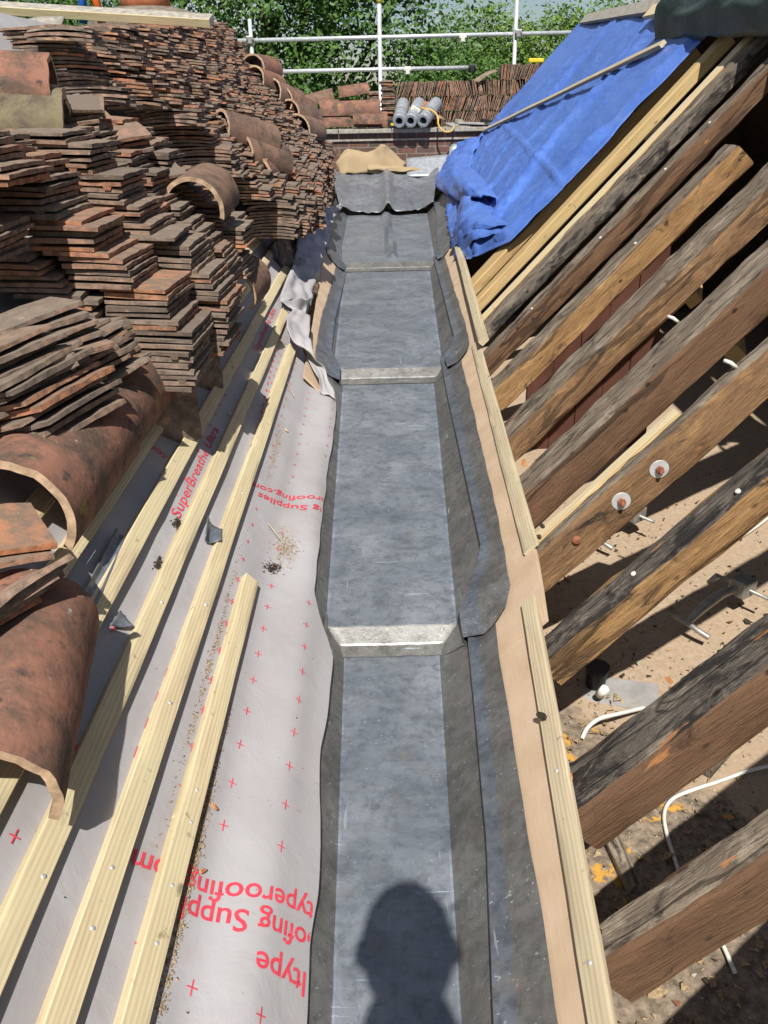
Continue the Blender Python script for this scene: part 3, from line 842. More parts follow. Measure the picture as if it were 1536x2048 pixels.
r4 = rafter(1.888, 1.946, .108, .29, 2.4, 'rtop', 'side_mid', 'rafter carrying two bright bolt washers')
sis = rafter(1.949, 2.000, .10, .30, .875, 'batten', 'newwood', 'short new timber fixed behind the bolted rafter', .001, .001, -.016, 'new timbers among the old rafters')
r5 = rafter(2.225, 2.378, .105, .33, 2.4, 'rtop', 'side_brown', 'broad grey rafter just past the bolted one, with orange tears on top')
r6 = rafter(2.67, 2.83, .08, .33, 2.4, 'rtop', 'side_mid', 'split waney rafter with a white nail, in front of the red board', .014, .008)
r7 = rafter(3.20, 3.335, .09, .36, 1.62, 'rtop', 'side_orange', 'shortened orange rafter cut off at a dark notch', .008)
r8 = rafter(3.65, 3.755, .08, .36, 2.4, 'rtop', 'side_brown', 'dusty brown rafter between the cut rafter and the round dark one')
r9 = rafter(4.05, 4.18, .06, .40, 2.3, 'rtop', 'rtop_dark', 'round dark old rafter beside the pale new timbers', .012, .007)
r10 = rafter(4.21, 4.30, .09, .40, 2.32, 'batten', 'newwood', 'pale new rafter fixed against the round dark old one', .001, .001, -.014, 'new timbers among the old rafters')  # paler top material stands in for sun on the top face
r11 = rafter(4.62, 4.72, .06, .42, 2.2, 'newwood', 'newwood', 'single new tan rafter with a knot near its head', .001, .001, -.014, 'new timbers among the old rafters')
r12 = rafter(5.02, 5.20, .06, .44, 2.15, 'newwood', 'newwood', 'broad new tan rafter at the edge of the blue tarpaulin', .001, .001, -.014, 'new timbers among the old rafters')
def bolt(par, px_, py_, Yp, washer=True):
    p = onY(px_, py_, Yp-.001); n = Vector((0, -1, 0))
    e = empty('bolt', p); e.parent = par; e.matrix_parent_inverse = par.matrix_basis.inverted()
    if washer:
        bm = bmesh.new(); add_tube(bm, [p, p+n*.0025, p+n*.003], .0245, 28, rfn=lambda f: .0245 if f < .8 else .0238)
        w_ = child('washer', from_bm(bm, 'washer', MT['galv']), e); w_.matrix_parent_inverse = (par.matrix_basis @ par.matrix_basis.inverted() @ e.matrix_basis).inverted()
        bm = bmesh.new(); add_tube(bm, [p+n*.003, p+n*.013, p+n*.0135], .0105, 6, rfn=lambda f: .0105 if f < .8 else .009)
        add_tube(bm, [p+n*.013, p+n*.022, p+n*.0235], .0058, 10, rfn=lambda f: .0058 if f < .8 else .0045)
        for f in bm.faces: f.smooth = False
        o = child('nut', from_bm(bm, 'nut', MT['rust']), e)
        # threaded end bent below the nut
        bm = bmesh.new(); add_tube(bm, [p+n*.006+Vector((0, 0, -.008)), p+n*.012+Vector((-.003, 0, -.030))], .005, 8)
    else:
        bm = bmesh.new(); add_tube(bm, [p, p+n*.004, p+n*.009, p+n*.011], .0125, 16, rfn=lambda f: .0125 if f < .5 else (.0105 if f < .9 else .006))
        child('bolt_head', from_bm(bm, 'bolt_head', MT['rust']), e)
bolt(r4, 1318, 938, 1.888); bolt(r4, 1242, 1002, 1.888); bolt(r4, 1152, 1079, 1.888, False)
for par, (x, y) in ((r3, (1266, 1147)), (r3, (1475, 982)), (r7, (1270, 486)), (r8, (1200, 475)), (r8, (1063, 617)), (r6, (1385, 488)), (r8, (1419, 245)), (r8, (1330, 338))):
    p = onR(x, y, -.012); nail(par, p, NR, .006, 'white')
bpy.context.view_layer.update()
# two bent pale cable clips standing on rafter edges
for (x, y, par) in ((1352, 640, r5), (1468, 730, r4)):
    p = onR(x, y, -.005)
    bm = bmesh.new(); add_tube(bm, [p-NR*.01, p+NR*.008+Vector((-.003, 0, 0)), p+NR*.012+Vector((-.012, .012, 0))], .005, 8); nail_me = from_bm(bm, 'pale_fixing', MT['white'])
    child('pale_fixing', nail_me, par)
# wood debris at the rafter feet: splinters
def splinter(p, n, size, mat, label, cat='wood splinter', group=None):
    bm = bmesh.new()
    ax = Vector((random.uniform(-1, 1), random.uniform(-1, 1), 0)); ax = (ax-n*ax.dot(n)).normalized(); bx = n.cross(ax)
    k = 7; top = []; bot = []
    for i in range(k):
        a_ = 2*math.pi*i/k; r_ = size*(1+.4*nz(i, p.x*50, p.y*50))
        v = p + ax*math.cos(a_)*r_ + bx*math.sin(a_)*r_*.38
        top.append(bm.verts.new(v+n*size*.22*(1+.6*nz(i*3, p.x*30, 1)))); bot.append(bm.verts.new(v-n*.002))
    bm.faces.new(top); bm.faces.new(bot[::-1])
    for i in range(k): bm.faces.new((bot[i], bot[(i+1) % k], top[(i+1) % k], top[i]))
    bmesh.ops.recalc_face_normals(bm, faces=bm.faces[:])
    o = link('wood_splinter', from_bm(bm, 'wood_splinter', MT[mat])); tag(o, label, cat, group); return o
splinter(onR(1137, 1565, .0), NR, .017, 'splinter', 'bright orange splinter beside the wide blackened rafter foot')
splinter(onR(1136, 1588, .0), NR, .018, 'palechip', 'pale wood chip just below the bright orange splinter')
splinter(onR(1122, 1540, .0), NR, .014, 'moss', 'dark bark crumb above the orange splinter at a rafter foot')
splinter(onR(1048, 926, .0), NR, .02, 'splinter', 'reddish splinter where the broad grey rafter meets the edge batten')
splinter(onR(1186, 1860, .0), NR, .02, 'moss', 'brown crumbs packed against the foot of the first full rafter')
splinter(onR(1085, 1052, .02), NR, .016, 'moss', 'dark crumb at the sawn corner of the middle edge batten')
splinter(onR(1338, 1360, .0), NR, .012, 'splinter', 'small orange splinter on top of the wide blackened rafter')
splinter(onR(1085, 1432, .022), NR, .018, 'moss', 'dark twist of bark lying on the nearest edge batten')

# ------------------------------------------------------------------ attic things
def floorp(x, y, z=ZF): return onZ(x, y, z)
cable = [floorp(1560, 1528, ZF+.02), floorp(1500, 1541, ZF+.012), floorp(1440, 1562, ZF+.01), floorp(1385, 1580, ZF+.01), floorp(1345, 1598, ZF+.01), floorp(1329, 1625, ZF+.01), floorp(1333, 1665, ZF+.01), floorp(1350, 1720, ZF+.01), floorp(1375, 1790, ZF+.01), floorp(1430, 1860, ZF+.01), floorp(1470, 1945, ZF+.01)]
o = link('cable', tube_mesh('cable', catmull(cable, 8), .0045, MT['white'], 8)); tag(o, 'long white electric cable bending across the dusty attic floor', 'cable')
o = link('cable', tube_mesh('cable', catmull([floorp(1164, 1477, ZF+.008), floorp(1176, 1455, ZF+.03), floorp(1200, 1437, ZF+.05), floorp(1235, 1428, ZF+.045), floorp(1290, 1415, ZF+.02)], 8), .0055, MT['white'], 8)); tag(o, 'short white cable loop beside the grey lead offcut', 'cable')
o = link('cable', tube_mesh('cable', catmull([floorp(1560, 1415, ZF+.02), floorp(1520, 1450, ZF+.008), floorp(1480, 1460, ZF+.008), floorp(1420, 1480, ZF+.008)], 8), .005, MT['white'], 8)); tag(o, 'white cable end emerging from shade at the right edge', 'cable')
o = link('cable', tube_mesh('cable', catmull([floorp(1560, 1010, ZF+.03), floorp(1535, 1036, ZF+.015), floorp(1500, 1062, ZF+.012), floorp(1440, 1100, ZF+.012)], 8), .006, MT['white'], 8)); tag(o, 'white cable lying behind the torn orange rafter', 'cable')
# joists half showing through the rubble
for (p, q_, lab) in (((1205, 1690), (1250, 1790), 'thin old batten lying in the rubble below the blackened rafter'), ((1420, 1560), (1480, 1490), 'grey plank edge near the white cable')):
    a_, b_ = floorp(*p), floorp(*q_); d = b_-a_
    o = beam('floor_lath', a_+Vector((0, 0, .03)), d, Vector((0, 0, 1)), d.length, .035, .03, [MT['rtop'], MT['rtop']], .05, .003, .003, rough=.002); tag(o, lab, 'timber lath')
def floor_crumbs(name, n, size, mat, label, seed, region):
    r_ = random.Random(seed); bm = bmesh.new()
    for _ in range(n):
        x = r_.uniform(region[0], region[1]); y = r_.uniform(region[2], region[3])
        if region[4] and r_.random() < sstep(.5, 1.15, x+.25*nz(x*3, y*3, seed)): continue
        s_ = size*r_.uniform(.4, 1.5)*(2 if r_.random() < .06 else 1); p = Vector((x, y, ZF+.004+s_*.2))
        vs_ = [bm.verts.new(p+Vector((r_.uniform(-1, 1)*1.3, r_.uniform(-1, 1)*1.3, r_.uniform(-.5, .8)))*s_) for _ in range(4)]
        for q_ in ((0, 1, 2), (0, 2, 3), (0, 3, 1), (1, 3, 2)): bm.faces.new([vs_[k] for k in q_])
    o = link(name, from_bm(bm, name, MT[mat])); tag(o, label, 'debris', kind='stuff')
floor_crumbs('rubble', 2600, .0065, 'dustm', 'grey brown rubble strewn over the attic floor by the gutter', 1, (.25, 1.3, .4, 2.4, True))
floor_crumbs('rubble', 600, .0042, 'coping', 'pale mortar crumbs among the attic rubble', 2, (.25, 1.2, .4, 2.3, True))
floor_crumbs('wood_chips', 420, .0048, 'rust', 'orange brown wood chips on the attic boards', 3, (.3, 2.0, .5, 3.2, False))
floor_crumbs('dark_chips', 1300, .0052, 'moss', 'dark bark chips scattered over the attic boards', 4, (.3, 2.2, .5, 3.4, False))
# spring clamps on the floor
def clamp(p0, p1, label):
    d = (p1-p0); ln = d.length; x = d.normalized(); z = Vector((0, 0, 1)); yv = z.cross(x)
    e = empty('bar_clamp', p0)
    at_ = lambda a_, b_, c_: p0 + x*(a_*ln) + yv*b_ + z*c_
    bm = bmesh.new()
    pr = catmull([at_(0, 0, .03), at_(.35, .01, .042), at_(.7, .012, .05), at_(1, 0, .045)], 6)
    add_tube(bm, pr, .010, 8, rfn=lambda f: .009+.007*math.sin(math.pi*f))
    child('clamp_bar', from_bm(bm, 'clamp_bar', MT['dull_metal']), e)
    bm = bmesh.new(); add_tube(bm, catmull([at_(-.02, .05, .03), at_(-.03, .0, .035), at_(-.01, -.05, .025), at_(.03, -.075, .015)], 5), .009, 8)
    child('clamp_handle', from_bm(bm, 'clamp_handle', MT['dull_metal']), e)
    bm = bmesh.new(); add_box(bm, (-.02, -.03, .02), (.045, .03, .075), Matrix.Translation(at_(1, 0, 0)-Vector((0, 0, 0))) @ Matrix(((x.x, yv.x, 0, 0), (x.y, yv.y, 0, 0), (0, 0, 1, 0), (0, 0, 0, 1))), bev=.006)
    child('clamp_jaw', from_bm(bm, 'clamp_jaw', MT['dull_metal']), e)
    bm = bmesh.new(); add_tube(bm, [at_(1.0, .09, .05), at_(1.05, -.09, .045)], .006, 8); add_tube(bm, [at_(1.0, .085, .05), at_(.93, .10, .02)], .009, 8)
    child('clamp_screw', from_bm(bm, 'clamp_screw', MT['dull_metal']), e)
    tag(e, label, 'clamp', 'metal clamps on the attic floor')
clamp(onZ(1372, 1262, ZF+.03), onZ(1475, 1200, ZF+.05), 'grey metal clamp lying in sun before the torn orange rafter')
clamp(onZ(1190, 1090, ZF+.03), onZ(1262, 1050, ZF+.05), 'grey metal clamp half hidden under the bolted rafter')
# grey lead offcut and black pot
p = floorp(1240, 1388); bm = bmesh.new(); add_box(bm, (-.10, -.055, .0), (.10, .055, .008), Matrix.Translation(p) @ Euler((.08, -.06, -.35)).to_matrix().to_4x4(), bev=.003)
o = link('lead_offcut', from_bm(bm, 'lead_offcut', MT['slate'])); tag(o, 'flat grey offcut on the attic floor beside the black bucket', 'offcut')
p = floorp(1190, 1372); bm = bmesh.new()
add_tube(bm, [p, p+Vector((0, 0, .05)), p+Vector((0, 0, .07))], .04, 20, rfn=lambda f: .026+.008*f, cap=True)
e = link('bucket', from_bm(bm, 'bucket', MT['black'])); tag(e, 'small black bucket beside the grey offcut under the torn rafter', 'bucket')
bm = bmesh.new(); pp = floorp(1198, 1390, ZF+.03); add_tube(bm, [pp, pp+Vector((.012, -.01, .03))], .012, 12); child('tape', from_bm(bm, 'tape', MT['white']), e)
# red-brown board between rafters
bm = bmesh.new()
for k in range(5):
    x0 = .70+.115*k; zt_ = (x0-.26)*S/C-.20
    add_box(bm, (x0, 3.62+.004*(k % 2), ZF), (x0+.112, 3.65+.004*(k % 2), zt_))
o = link('wall_board', from_bm(bm, 'wall_board', MT['redboard'])); tag(o, 'row of red brown upright boards seen between rafters in the attic', 'board')
for (x, y, r_) in ((1195, 465+150, .0),):
    pass
for (px_, py_, Y, lab) in ((1400, 590, 3.0, 'short pale noggin timber between two old rafters, upper'), (1487, 700, 2.6, 'short pale noggin timber between two old rafters, lower')):
    p = onY(px_, py_, Y)
    o = beam('noggin', p+Vector((-.04, -.02, .03)), Vector((.35, 1, .1)), Vector((-S, 0, C)), .5, .05, .06, [MT['newwood'], MT['newwood']], .1, .001, .002); tag(o, lab, 'timber')

# ------------------------------------------------------------------ tarpaulins
_tr = random.Random(77)
FOLDS = [(_tr.uniform(5.0, 10.6), _tr.uniform(-1.3, .7), _tr.uniform(.018, .05), _tr.uniform(.008, .026), _tr.uniform(.2, 2.2), _tr.uniform(.5, 1.2)) for _ in range(26)]
FOLDS += [(5.6+.16*k, .15+.42*k, .022, .02, .5, .9) for k in range(7)]
def tarp_h(t, Y):
    h = .028 + .022*nz(t*1.3, Y*.6, 1) + .006*nz(t*4, Y*2.0, 4)
    for (y0_, sl_, wd, am, tc_, tl_) in FOLDS:
        d = (Y - (y0_ + sl_*t) + .04*nz(t*3, y0_, 2))/(wd*(1+.5*t))
        if -3.2 < d < 3.2: h += am*math.exp(-d*d)*math.exp(-((t-tc_)/tl_)**2)
    h += .015*math.exp(-((t-1.35-.05*(Y-7.5))/.012)**2) + .010*math.exp(-((Y-7.9)/.02)**2)
    return h
rows = []
NY, NTt = 110, 90
for i in range(NY+1):
    f = i/NY; row = []
    for j in range(NTt+1):
        g = j/NTt
        tlo = interp([(0, .44), (.25, .46), (.5, .50), (.8, .62), (1, .72)], f)
        thi = interp([(0, 2.22), (.4, 2.5), (1, 2.82)], f)
        t = tlo + (thi-tlo)*g
        Yn = interp([(0, 5.9), (.06, 5.5), (.2, 4.97), (.5, 4.88), (1, 4.86)], g) + .03*nz(g*9, 2, 2)
        Y = Yn + (10.45-Yn)*f
        row.append(Rr(t, Y, tarp_h(t, Y)*(1.15 if f > .02 else .35)))
    rows.append(row)
tp = empty('blue_tarpaulin', Rr(.5, 7, .03)); tag(tp, 'bright blue tarpaulin sheeted over the far half of the right roof', 'tarpaulin')
child('tarp_sheet', grid_mesh('tarp_sheet', rows, MT['blue'], True, thick=.002), tp)
def lobe(pairs, seed, amp=.03, n=9, m=14):
    A = catmull([p[0] for p in pairs], n); B = catmull([p[1] for p in pairs], n); rows = []
    for i, (p, q_) in enumerate(zip(A, B)):
        row = []
        for j in range(m+1):
            f = j/m; v = p.lerp(q_, f)
            k = amp*(nz(v.x*7+seed, v.y*5, v.z*7)+.7*nz(v.x*17+seed, v.y*11, v.z*17)) + .055*math.sin(math.pi*f)
            row.append(v+NR*k+Vector((-.3*k, 0, .2*k)))
        rows.append(row)
    child('tarp_fold', grid_mesh('tarp_fold', rows, MT['blue'], True, thick=.003), tp)
Q = onR
lobe([(Q(902, 500, .03), Q(1028, 452, .02)), (Q(905, 470, .06), Q(1005, 440, .05)), (Q(915, 440, .07), Q(975, 400, .05)), (Q(925, 405, .06), Q(960, 360, .05))], 3, .022)
lobe([(Q(940, 408, .07), Q(1000, 400, .05)), (Q(905, 395, .09), Q(960, 350, .06)), (Q(872, 372, .10), Q(940, 330, .06)), (Q(876, 342, .10), Q(950, 300, .06)), (Q(905, 312, .08), Q(965, 270, .06))], 8, .034)
lobe([(Q(928, 515, .0), Q(1020, 470, .0)), (Q(910, 498, .02), Q(1005, 455, .03)), (Q(903, 478, .04), Q(985, 440, .04))], 12, .02)
# pale lath pinning the sheet
pa, pb = onR(964, 262, .085), onR(1318, 90, .075); d = pb-pa
o = beam('tarp_lath', pa, d, NR, d.length, .04, .024, [MT['paleside'], MT['paleside']], .15, .004, .002, rough=.001); tag(o, 'long pale lath holding the blue tarpaulin down diagonally', 'timber lath')
# boards on the ridge
pa, pb = onR(1158, 46, .05), onR(1292, 24, .08); d = pb-pa
o = beam('ridge_board', pa, d, NR, d.length, .12, .03, [MT['coping'], MT['coping']], .3, .004, .003); tag(o, 'grey weathered board along the ridge above the blue tarpaulin', 'timber board')
pa, pb = onR(1284, 34, .10), onR(1400, 6, .10); d = pb-pa
o = beam('ridge_board', pa, d, NR, d.length, .10, .03, [MT['batten'], MT['batten']], .3, .002, .002); tag(o, 'short fresh yellow board on the ridge beside the dark green sheet', 'timber board')
# dark green sheet folded over the near ridge
rows = []
for i in range(61):
    f = i/60; Y = 2.2 + 3.55*f; row = []
    for j in range(41):
        g = j/40
        t = 2.12 + .10*(1-f)*0 + .55*g - .05*math.sin(f*5)
        h = .07 + .10*math.sin(math.pi*min(1, g*1.2)) + .045*abs(math.sin((f*1.6+g*1.1)*8+nz(f*4, g*3, 5)))*(.4+g)+.02*nz(f*18, g*4, 8) + .03*nz(f*7, g*5, 2)
        if g < .12: h -= .05*(1-g/.12)
        p = Rr(t, Y, h)
        if t > RT: p = Rr(RT, Y, h) + Vector((C, 0, -S*.2))*(t-RT)
        row.append(p)
    rows.append(row)
o = link('green_sheet', grid_mesh('green_sheet', rows, MT['green'], True, thick=.002)); tag(o, 'dark green plastic sheet hanging over the ridge of the right roof', 'tarpaulin')

# ------------------------------------------------------------------ clay roof tiles
TL, TW, TT = .265, .165, .0128
def tile_mesh(seed, nib=False, mat='tile', cmin=.004, cmax=.012):
    rnd = random.Random(seed); bm = bmesh.new()
    nx, ny = 7, 2; cam_ = rnd.uniform(cmin, cmax)
    L_ = TL*rnd.uniform(.97, 1.02); W_ = TW*rnd.uniform(.96, 1.02); T_ = TT*rnd.uniform(.85, 1.15)
    top = []; bot = []
    for i in range(nx+1):
        rt, rb = [], []
        for j in range(ny+1):
            u, v = i/nx-.5, j/ny-.5
            edge = (i in (0, nx)) or (j in (0, ny))
            jx = rnd.uniform(-.0035, .0035) if i in (0, nx) else 0
            jy = rnd.uniform(-.0025, .0025) if j in (0, ny) else 0
            zc = cam_*(1-4*u*u) - cam_*.5
            cr = rnd.uniform(.0, .003) if edge else 0
            corner = (i in (0, nx)) and (j in (0, ny))
            sx = .006*rnd.random() if corner else 0
            rt.append(bm.verts.new((u*L_*(1-sx)+jx, v*W_*(1-sx*2)+jy, T_/2+zc-cr)))
            rb.append(bm.verts.new((u*L_+jx*.6, v*W_+jy*.6, -T_/2+zc+(rnd.uniform(0, .002) if edge else 0))))
        top.append(rt); bot.append(rb)
    for i in range(nx):
        for j in range(ny):
            bm.faces.new((top[i][j], top[i+1][j], top[i+1][j+1], top[i][j+1])); bm.faces.new((bot[i][j], bot[i][j+1], bot[i+1][j+1], bot[i+1][j]))
        bm.faces.new((top[i][0], bot[i][0], bot[i+1][0], top[i+1][0])); bm.faces.new((top[i][ny], top[i+1][ny], bot[i+1][ny], bot[i][ny]))
    for j in range(ny):
        bm.faces.new((top[0][j], top[0][j+1], bot[0][j+1], bot[0][j])); bm.faces.new((top[nx][j], bot[nx][j], bot[nx][j+1], top[nx][j+1]))
    if nib:
        for s_ in (-.25, .2): 
            ys_ = s_*W_*1.3
            x0 = L_/2; zt = -T_/2 - cam_*.5 
            v = [bm.verts.new(p) for p in ((x0-.016, ys_-.012, zt+.001), (x0, ys_-.012, zt+.001), (x0, ys_+.012, zt+.001), (x0-.016, ys_+.012, zt+.001), (x0-.010, ys_-.008, zt-.010), (x0-.001, ys_-.008, zt-.010), (x0-.001, ys_+.008, zt-.010), (x0-.010, ys_+.008, zt-.010))]
            for q_ in ((0, 1, 5, 4), (1, 2, 6, 5), (2, 3, 7, 6), (3, 0, 4, 7), (4, 5, 6, 7)): bm.faces.new([v[k] for k in q_])
    bmesh.ops.recalc_face_normals(bm, faces=bm.faces[:])
    return from_bm(bm, 'clay_tile', MT[mat])
NV = 22
TILES = [tile_mesh(100+k, k % 4 == 0) for k in range(NV)]
TILES_FLAT = [tile_mesh(500+k, k % 4 == 0, 'tile', -.001, .0025) for k in range(NV)]
TILES_RED = [tile_mesh(300+k, k % 3 == 0, 'tile_red') for k in range(6)]
ORD = ['top', 'second', 'third', 'fourth', 'fifth', 'sixth', 'seventh', 'eighth', 'ninth', 'tenth', 'eleventh', 'twelfth', 'thirteenth', 'fourteenth', 'fifteenth', 'sixteenth', 'seventeenth', 'eighteenth', 'nineteenth', 'twentieth']
_one = ['first'] + ORD[1:9]
for _t, _b in (('twenty', 'twenty'), ('thirtieth', 'thirty'), ('fortieth', 'forty'), ('fiftieth', 'fifty'), ('sixtieth', 'sixty'), ('seventieth', 'seventy'), ('eightieth', 'eighty'), ('ninetieth', 'ninety')):
    if _t != 'twenty': ORD.append(_t)
    ORD += [_b+'-'+o_ for o_ in _one]
XR_TAB = [(1.9, -.475), (2.0, -.48), (2.9, -.53), (3.5, -.58), (4.2, -.56), (4.7, -.46), (5.3, -.42), (6, -.41), (8.8, -.42)]
rnd = random.Random(11)
PT = .0157
def heap(hid, y0, y1, Yf, Yback, Htab, saw, jit, out):
    """layers of flat tiles; every layer sits a little further up the slope than the one below it"""
    y = y0; j = 0
    while y < y1:
        H = interp(Htab, y)
        xr = interp(XR_TAB, y)
        sw = saw[j % len(saw)] + rnd.uniform(-.012, .012)
        zb0 = roofz(xr-(.235 if hid == 1 else .265))+.02
        k0 = int(zb0/PT); x_s = None; drift = 0
        for k in range(k0, k0+100):
            z = k*PT
            x_ideal = -.337 - (z-H-.233)*C/S
            x_ideal = min(xr, x_ideal)
            if rnd.random() < .40 or x_s is None or abs(x_s-x_ideal) > .06: x_s = x_ideal + rnd.uniform(-.010, .010)
            if x_s < -1.72 or z > 1.33+.074*y+.04*nz(y*2.1, hid, 3) or (hid == 1 and z > 1.285+.03*nz(y*2, 4, 1)): break
            for m in range(7 if hid == 1 else 5):
                xo = x_s + sw*(1 if m == 0 else .6) + .02*nz(y*2, z*4, hid)
                xc = xo - (.0825 + .170*m if hid == 1 else .1325 + .270*m)
                if xc < -2.2 or z < roofz(xc-(.08 if hid == 1 else .13))+.015: break
                yb = y + .22*(z-roofz(xc)-.25)
                yf = Yf(xc)
                if yb < yf-.02 or yb > Yback(xc): continue
                if m > 0 and yb-(.28 if hid == 1 else .18) > yf: continue
                out.append((hid, j, k-k0, m, xc, yb, z))
        y += (.272 if hid == 1 else .170)+rnd.uniform(0, .005); j += 1
raw = []
YfA = lambda x: interp([(-2, 1.25), (-1.4, 1.45), (-1.0, 1.78), (-.82, 1.9), (-.70, 2.0), (-.4, 2.0)], x)
YB = lambda x: interp([(-2, 2.95), (-1.6, 3.15), (-1.4, 3.4), (-1.2, 3.8), (-1.0, 4.2), (-.7, 4.55), (-.5, 4.85), (-.3, 4.95)], x)
heap(1, 1.3, 4.7, YfA, lambda x: YB(x)-.72 if x > -1.15 else YB(x)-.40, [(1.3, .36), (2.0, .40), (2.6, .42), (3.3, .38), (4.2, .34)], [0, .06, .10, .025, .075, -.01, .05, .09, .02], 1, raw)
heap(2, 2.9, 8.9, YB, lambda x: 99, [(2.9, .36), (3.5, .42), (4.8, .46), (5.6, .50), (7, .56), (8.9, .62)], [0, .05, .09, .02, .07, .11, -.02, .04, .08, .01], 1.5, raw)
allT = []
for (hid, j, k, m, xc, yc, z) in raw:
    tx = .035 + .05*nz(xc*.9, yc*.8, 21); ty = .05*nz(xc*1.1, yc*.9, 31)
    yaw0 = .06*nz(xc*1.3, yc*1.1, 41)
    jf = 1 if hid == 1 else 1.5
    ox, oy = rnd.gauss(0, .006)*jf, rnd.gauss(0, .005)*jf
    if rnd.random() < .07: ox += rnd.uniform(-.03, .03); oy += rnd.uniform(-.03, .008)
    rz = yaw0 + rnd.gauss(0, .02)*jf + (math.pi if rnd.random() < .4 else 0)
    e = Euler((ty+rnd.gauss(0, .008), tx+rnd.gauss(0, .008), 0)).to_matrix().to_4x4()
    mm = Matrix.Translation((xc+ox, yc+(TL if hid == 1 else TW)/2+oy, z+PT/2)) @ e @ Matrix.Rotation(rz+(math.pi/2 if hid == 1 else 0), 4, 'Z')
    allT.append(((Vector((xc, yc, z))-CAM).length, (hid, j, k, m), mm, rnd.randrange(NV)))
# slumped bundles of tiles leaning down the slope in front of the heap
def bundle(px_, py_, h, n, nrm, ax, key, shift=(0, 0, 0)):
    p = onL(px_, py_, h); z = Vector(nrm).normalized(); x = Vector(ax); x = (x-z*x.dot(z)).normalized(); yv = z.cross(x)
    for k in range(n):
        o_ = p - z*(PT*1.02*k) + x*rnd.gauss(0, .012) + yv*rnd.gauss(0, .012) + Vector(shift)*k
        a_ = rnd.gauss(0, .06); x2 = (x*math.cos(a_)+yv*math.sin(a_)).normalized()
        z2 = (z + Vector((rnd.gauss(0, .03), rnd.gauss(0, .03), 0))).normalized(); x2 = (x2-z2*x2.dot(z2)).normalized()
        mm = Matrix.Identity(4)
        for i_ in range(3): mm[i_][0] = x2[i_]; mm[i_][1] = z2.cross(x2)[i_]; mm[i_][2] = z2[i_]; mm[i_][3] = o_[i_]
        allT.append(((o_-CAM).length-.5, (key, 0, k, 0), mm, rnd.randrange(NV)))
NB, AB = (-.22, .05, .97), (.45, .88, .10)
bundle(168, 655, .12, 7, (-.15, .0, .97), (.30, .94, .10), 'b1', (.004, 0, 0))
bundle(104, 684, .13, 8, (-.24, -.05, .97), (.55, .82, .05), 'b2', (.003, 0, 0))
bundle(30, 738, .14, 9, (-.25, .05, .97), (.30, .95, .10), 'b3', (.004, 0, 0))
bundle(40, 640, .16, 8, (-.12, -.10, .97), (.70, .70, .0), 'b4', (.003, 0, 0))
bundle(-45, 700, .13, 9, (-.2, .0, .97), (.5, .85, .05), 'b5', (.003, 0, 0))
bundle(290, 345, .26, 3, (.05, -.25, .95), (.8, .5, .1), 'b6')
bundle(215, 268, .28, 4, (.0, -.25, .95), (.85, .45, .1), 'b7')
bundle(120, 205, .26, 5, (.05, -.25, .95), (.9, .3, -.1), 'b9')
bundle(150, 235, .22, 4, (.15, -.25, .9), (.8, .5, -.1), 'b10')
bundle(335, 398, .20, 4, (.15, -.35, .85), (.6, .7, .35), 'b8')
allT.sort(key=lambda q_: q_[0])
NIND = 250
BL = {'b1': 'slumped bundle right behind the long half-round pair', 'b2': 'middle slumped bundle left of the heap corner', 'b3': 'slumped bundle resting on the long half-round pair', 'b4': 'upper slumped bundle left of the heap corner',
      'b5': 'slumped bundle cut by the left frame edge', 'b6': 'few tiles tipped into the hollow by the arched half-round', 'b7': 'pale tiles tipped at the upper end of the hollow', 'b8': 'steeply tipped tiles left of the arched half-round', 'b10': 'lower jumble right of the mortar caked half-round', 'b9': 'tiles just above and beside the mortar caked half-round'}
for (dist, (hid, j, k, m), mm, v) in allT[:NIND]:
    o = link('clay_tile', (TILES_FLAT if hid == 1 or isinstance(hid, str) else TILES)[v]); o.matrix_world = mm
    if isinstance(hid, str): lab = f'clay tile, {ORD[k]} down, in the {BL[hid]}'
    else:
        row = 'front' if j == 0 else ORD[j]+' nearest'
        lab = (f'clay tile, {"near" if hid == 1 else "second"} heap, {row} row, {ORD[k]} layer up'.replace('top layer up', 'lowest layer') + ('' if m == 0 else f', {ORD[m]} in'))
    tag(o, lab, 'roof tile', 'clay tiles stacked on the left roof')
def join_tiles(name, items, meshes, mat):
    verts, faces = [], []
    for (m, v) in items:
        me = meshes[v]; b_ = len(verts)
        verts += [m @ q_.co for q_ in me.vertices]
        faces += [[b_+q_ for q_ in p.vertices] for p in me.polygons]
    me = bpy.data.meshes.new(name); me.from_pydata([tuple(v) for v in verts], [], faces); me.materials.append(mat); me.update()
    return link(name, me)
far = [(mm, v+(NV if (kk_[0] == 1 or isinstance(kk_[0], str)) else 0)) for (_, kk_, mm, v) in allT[NIND:]]
o = join_tiles('stacked_clay_tiles', far, TILES+TILES_FLAT, MT['tile']); tag(o, 'far mass of weathered clay tiles stacked up the left roof to its ridge', 'roof tiles', kind='stuff')

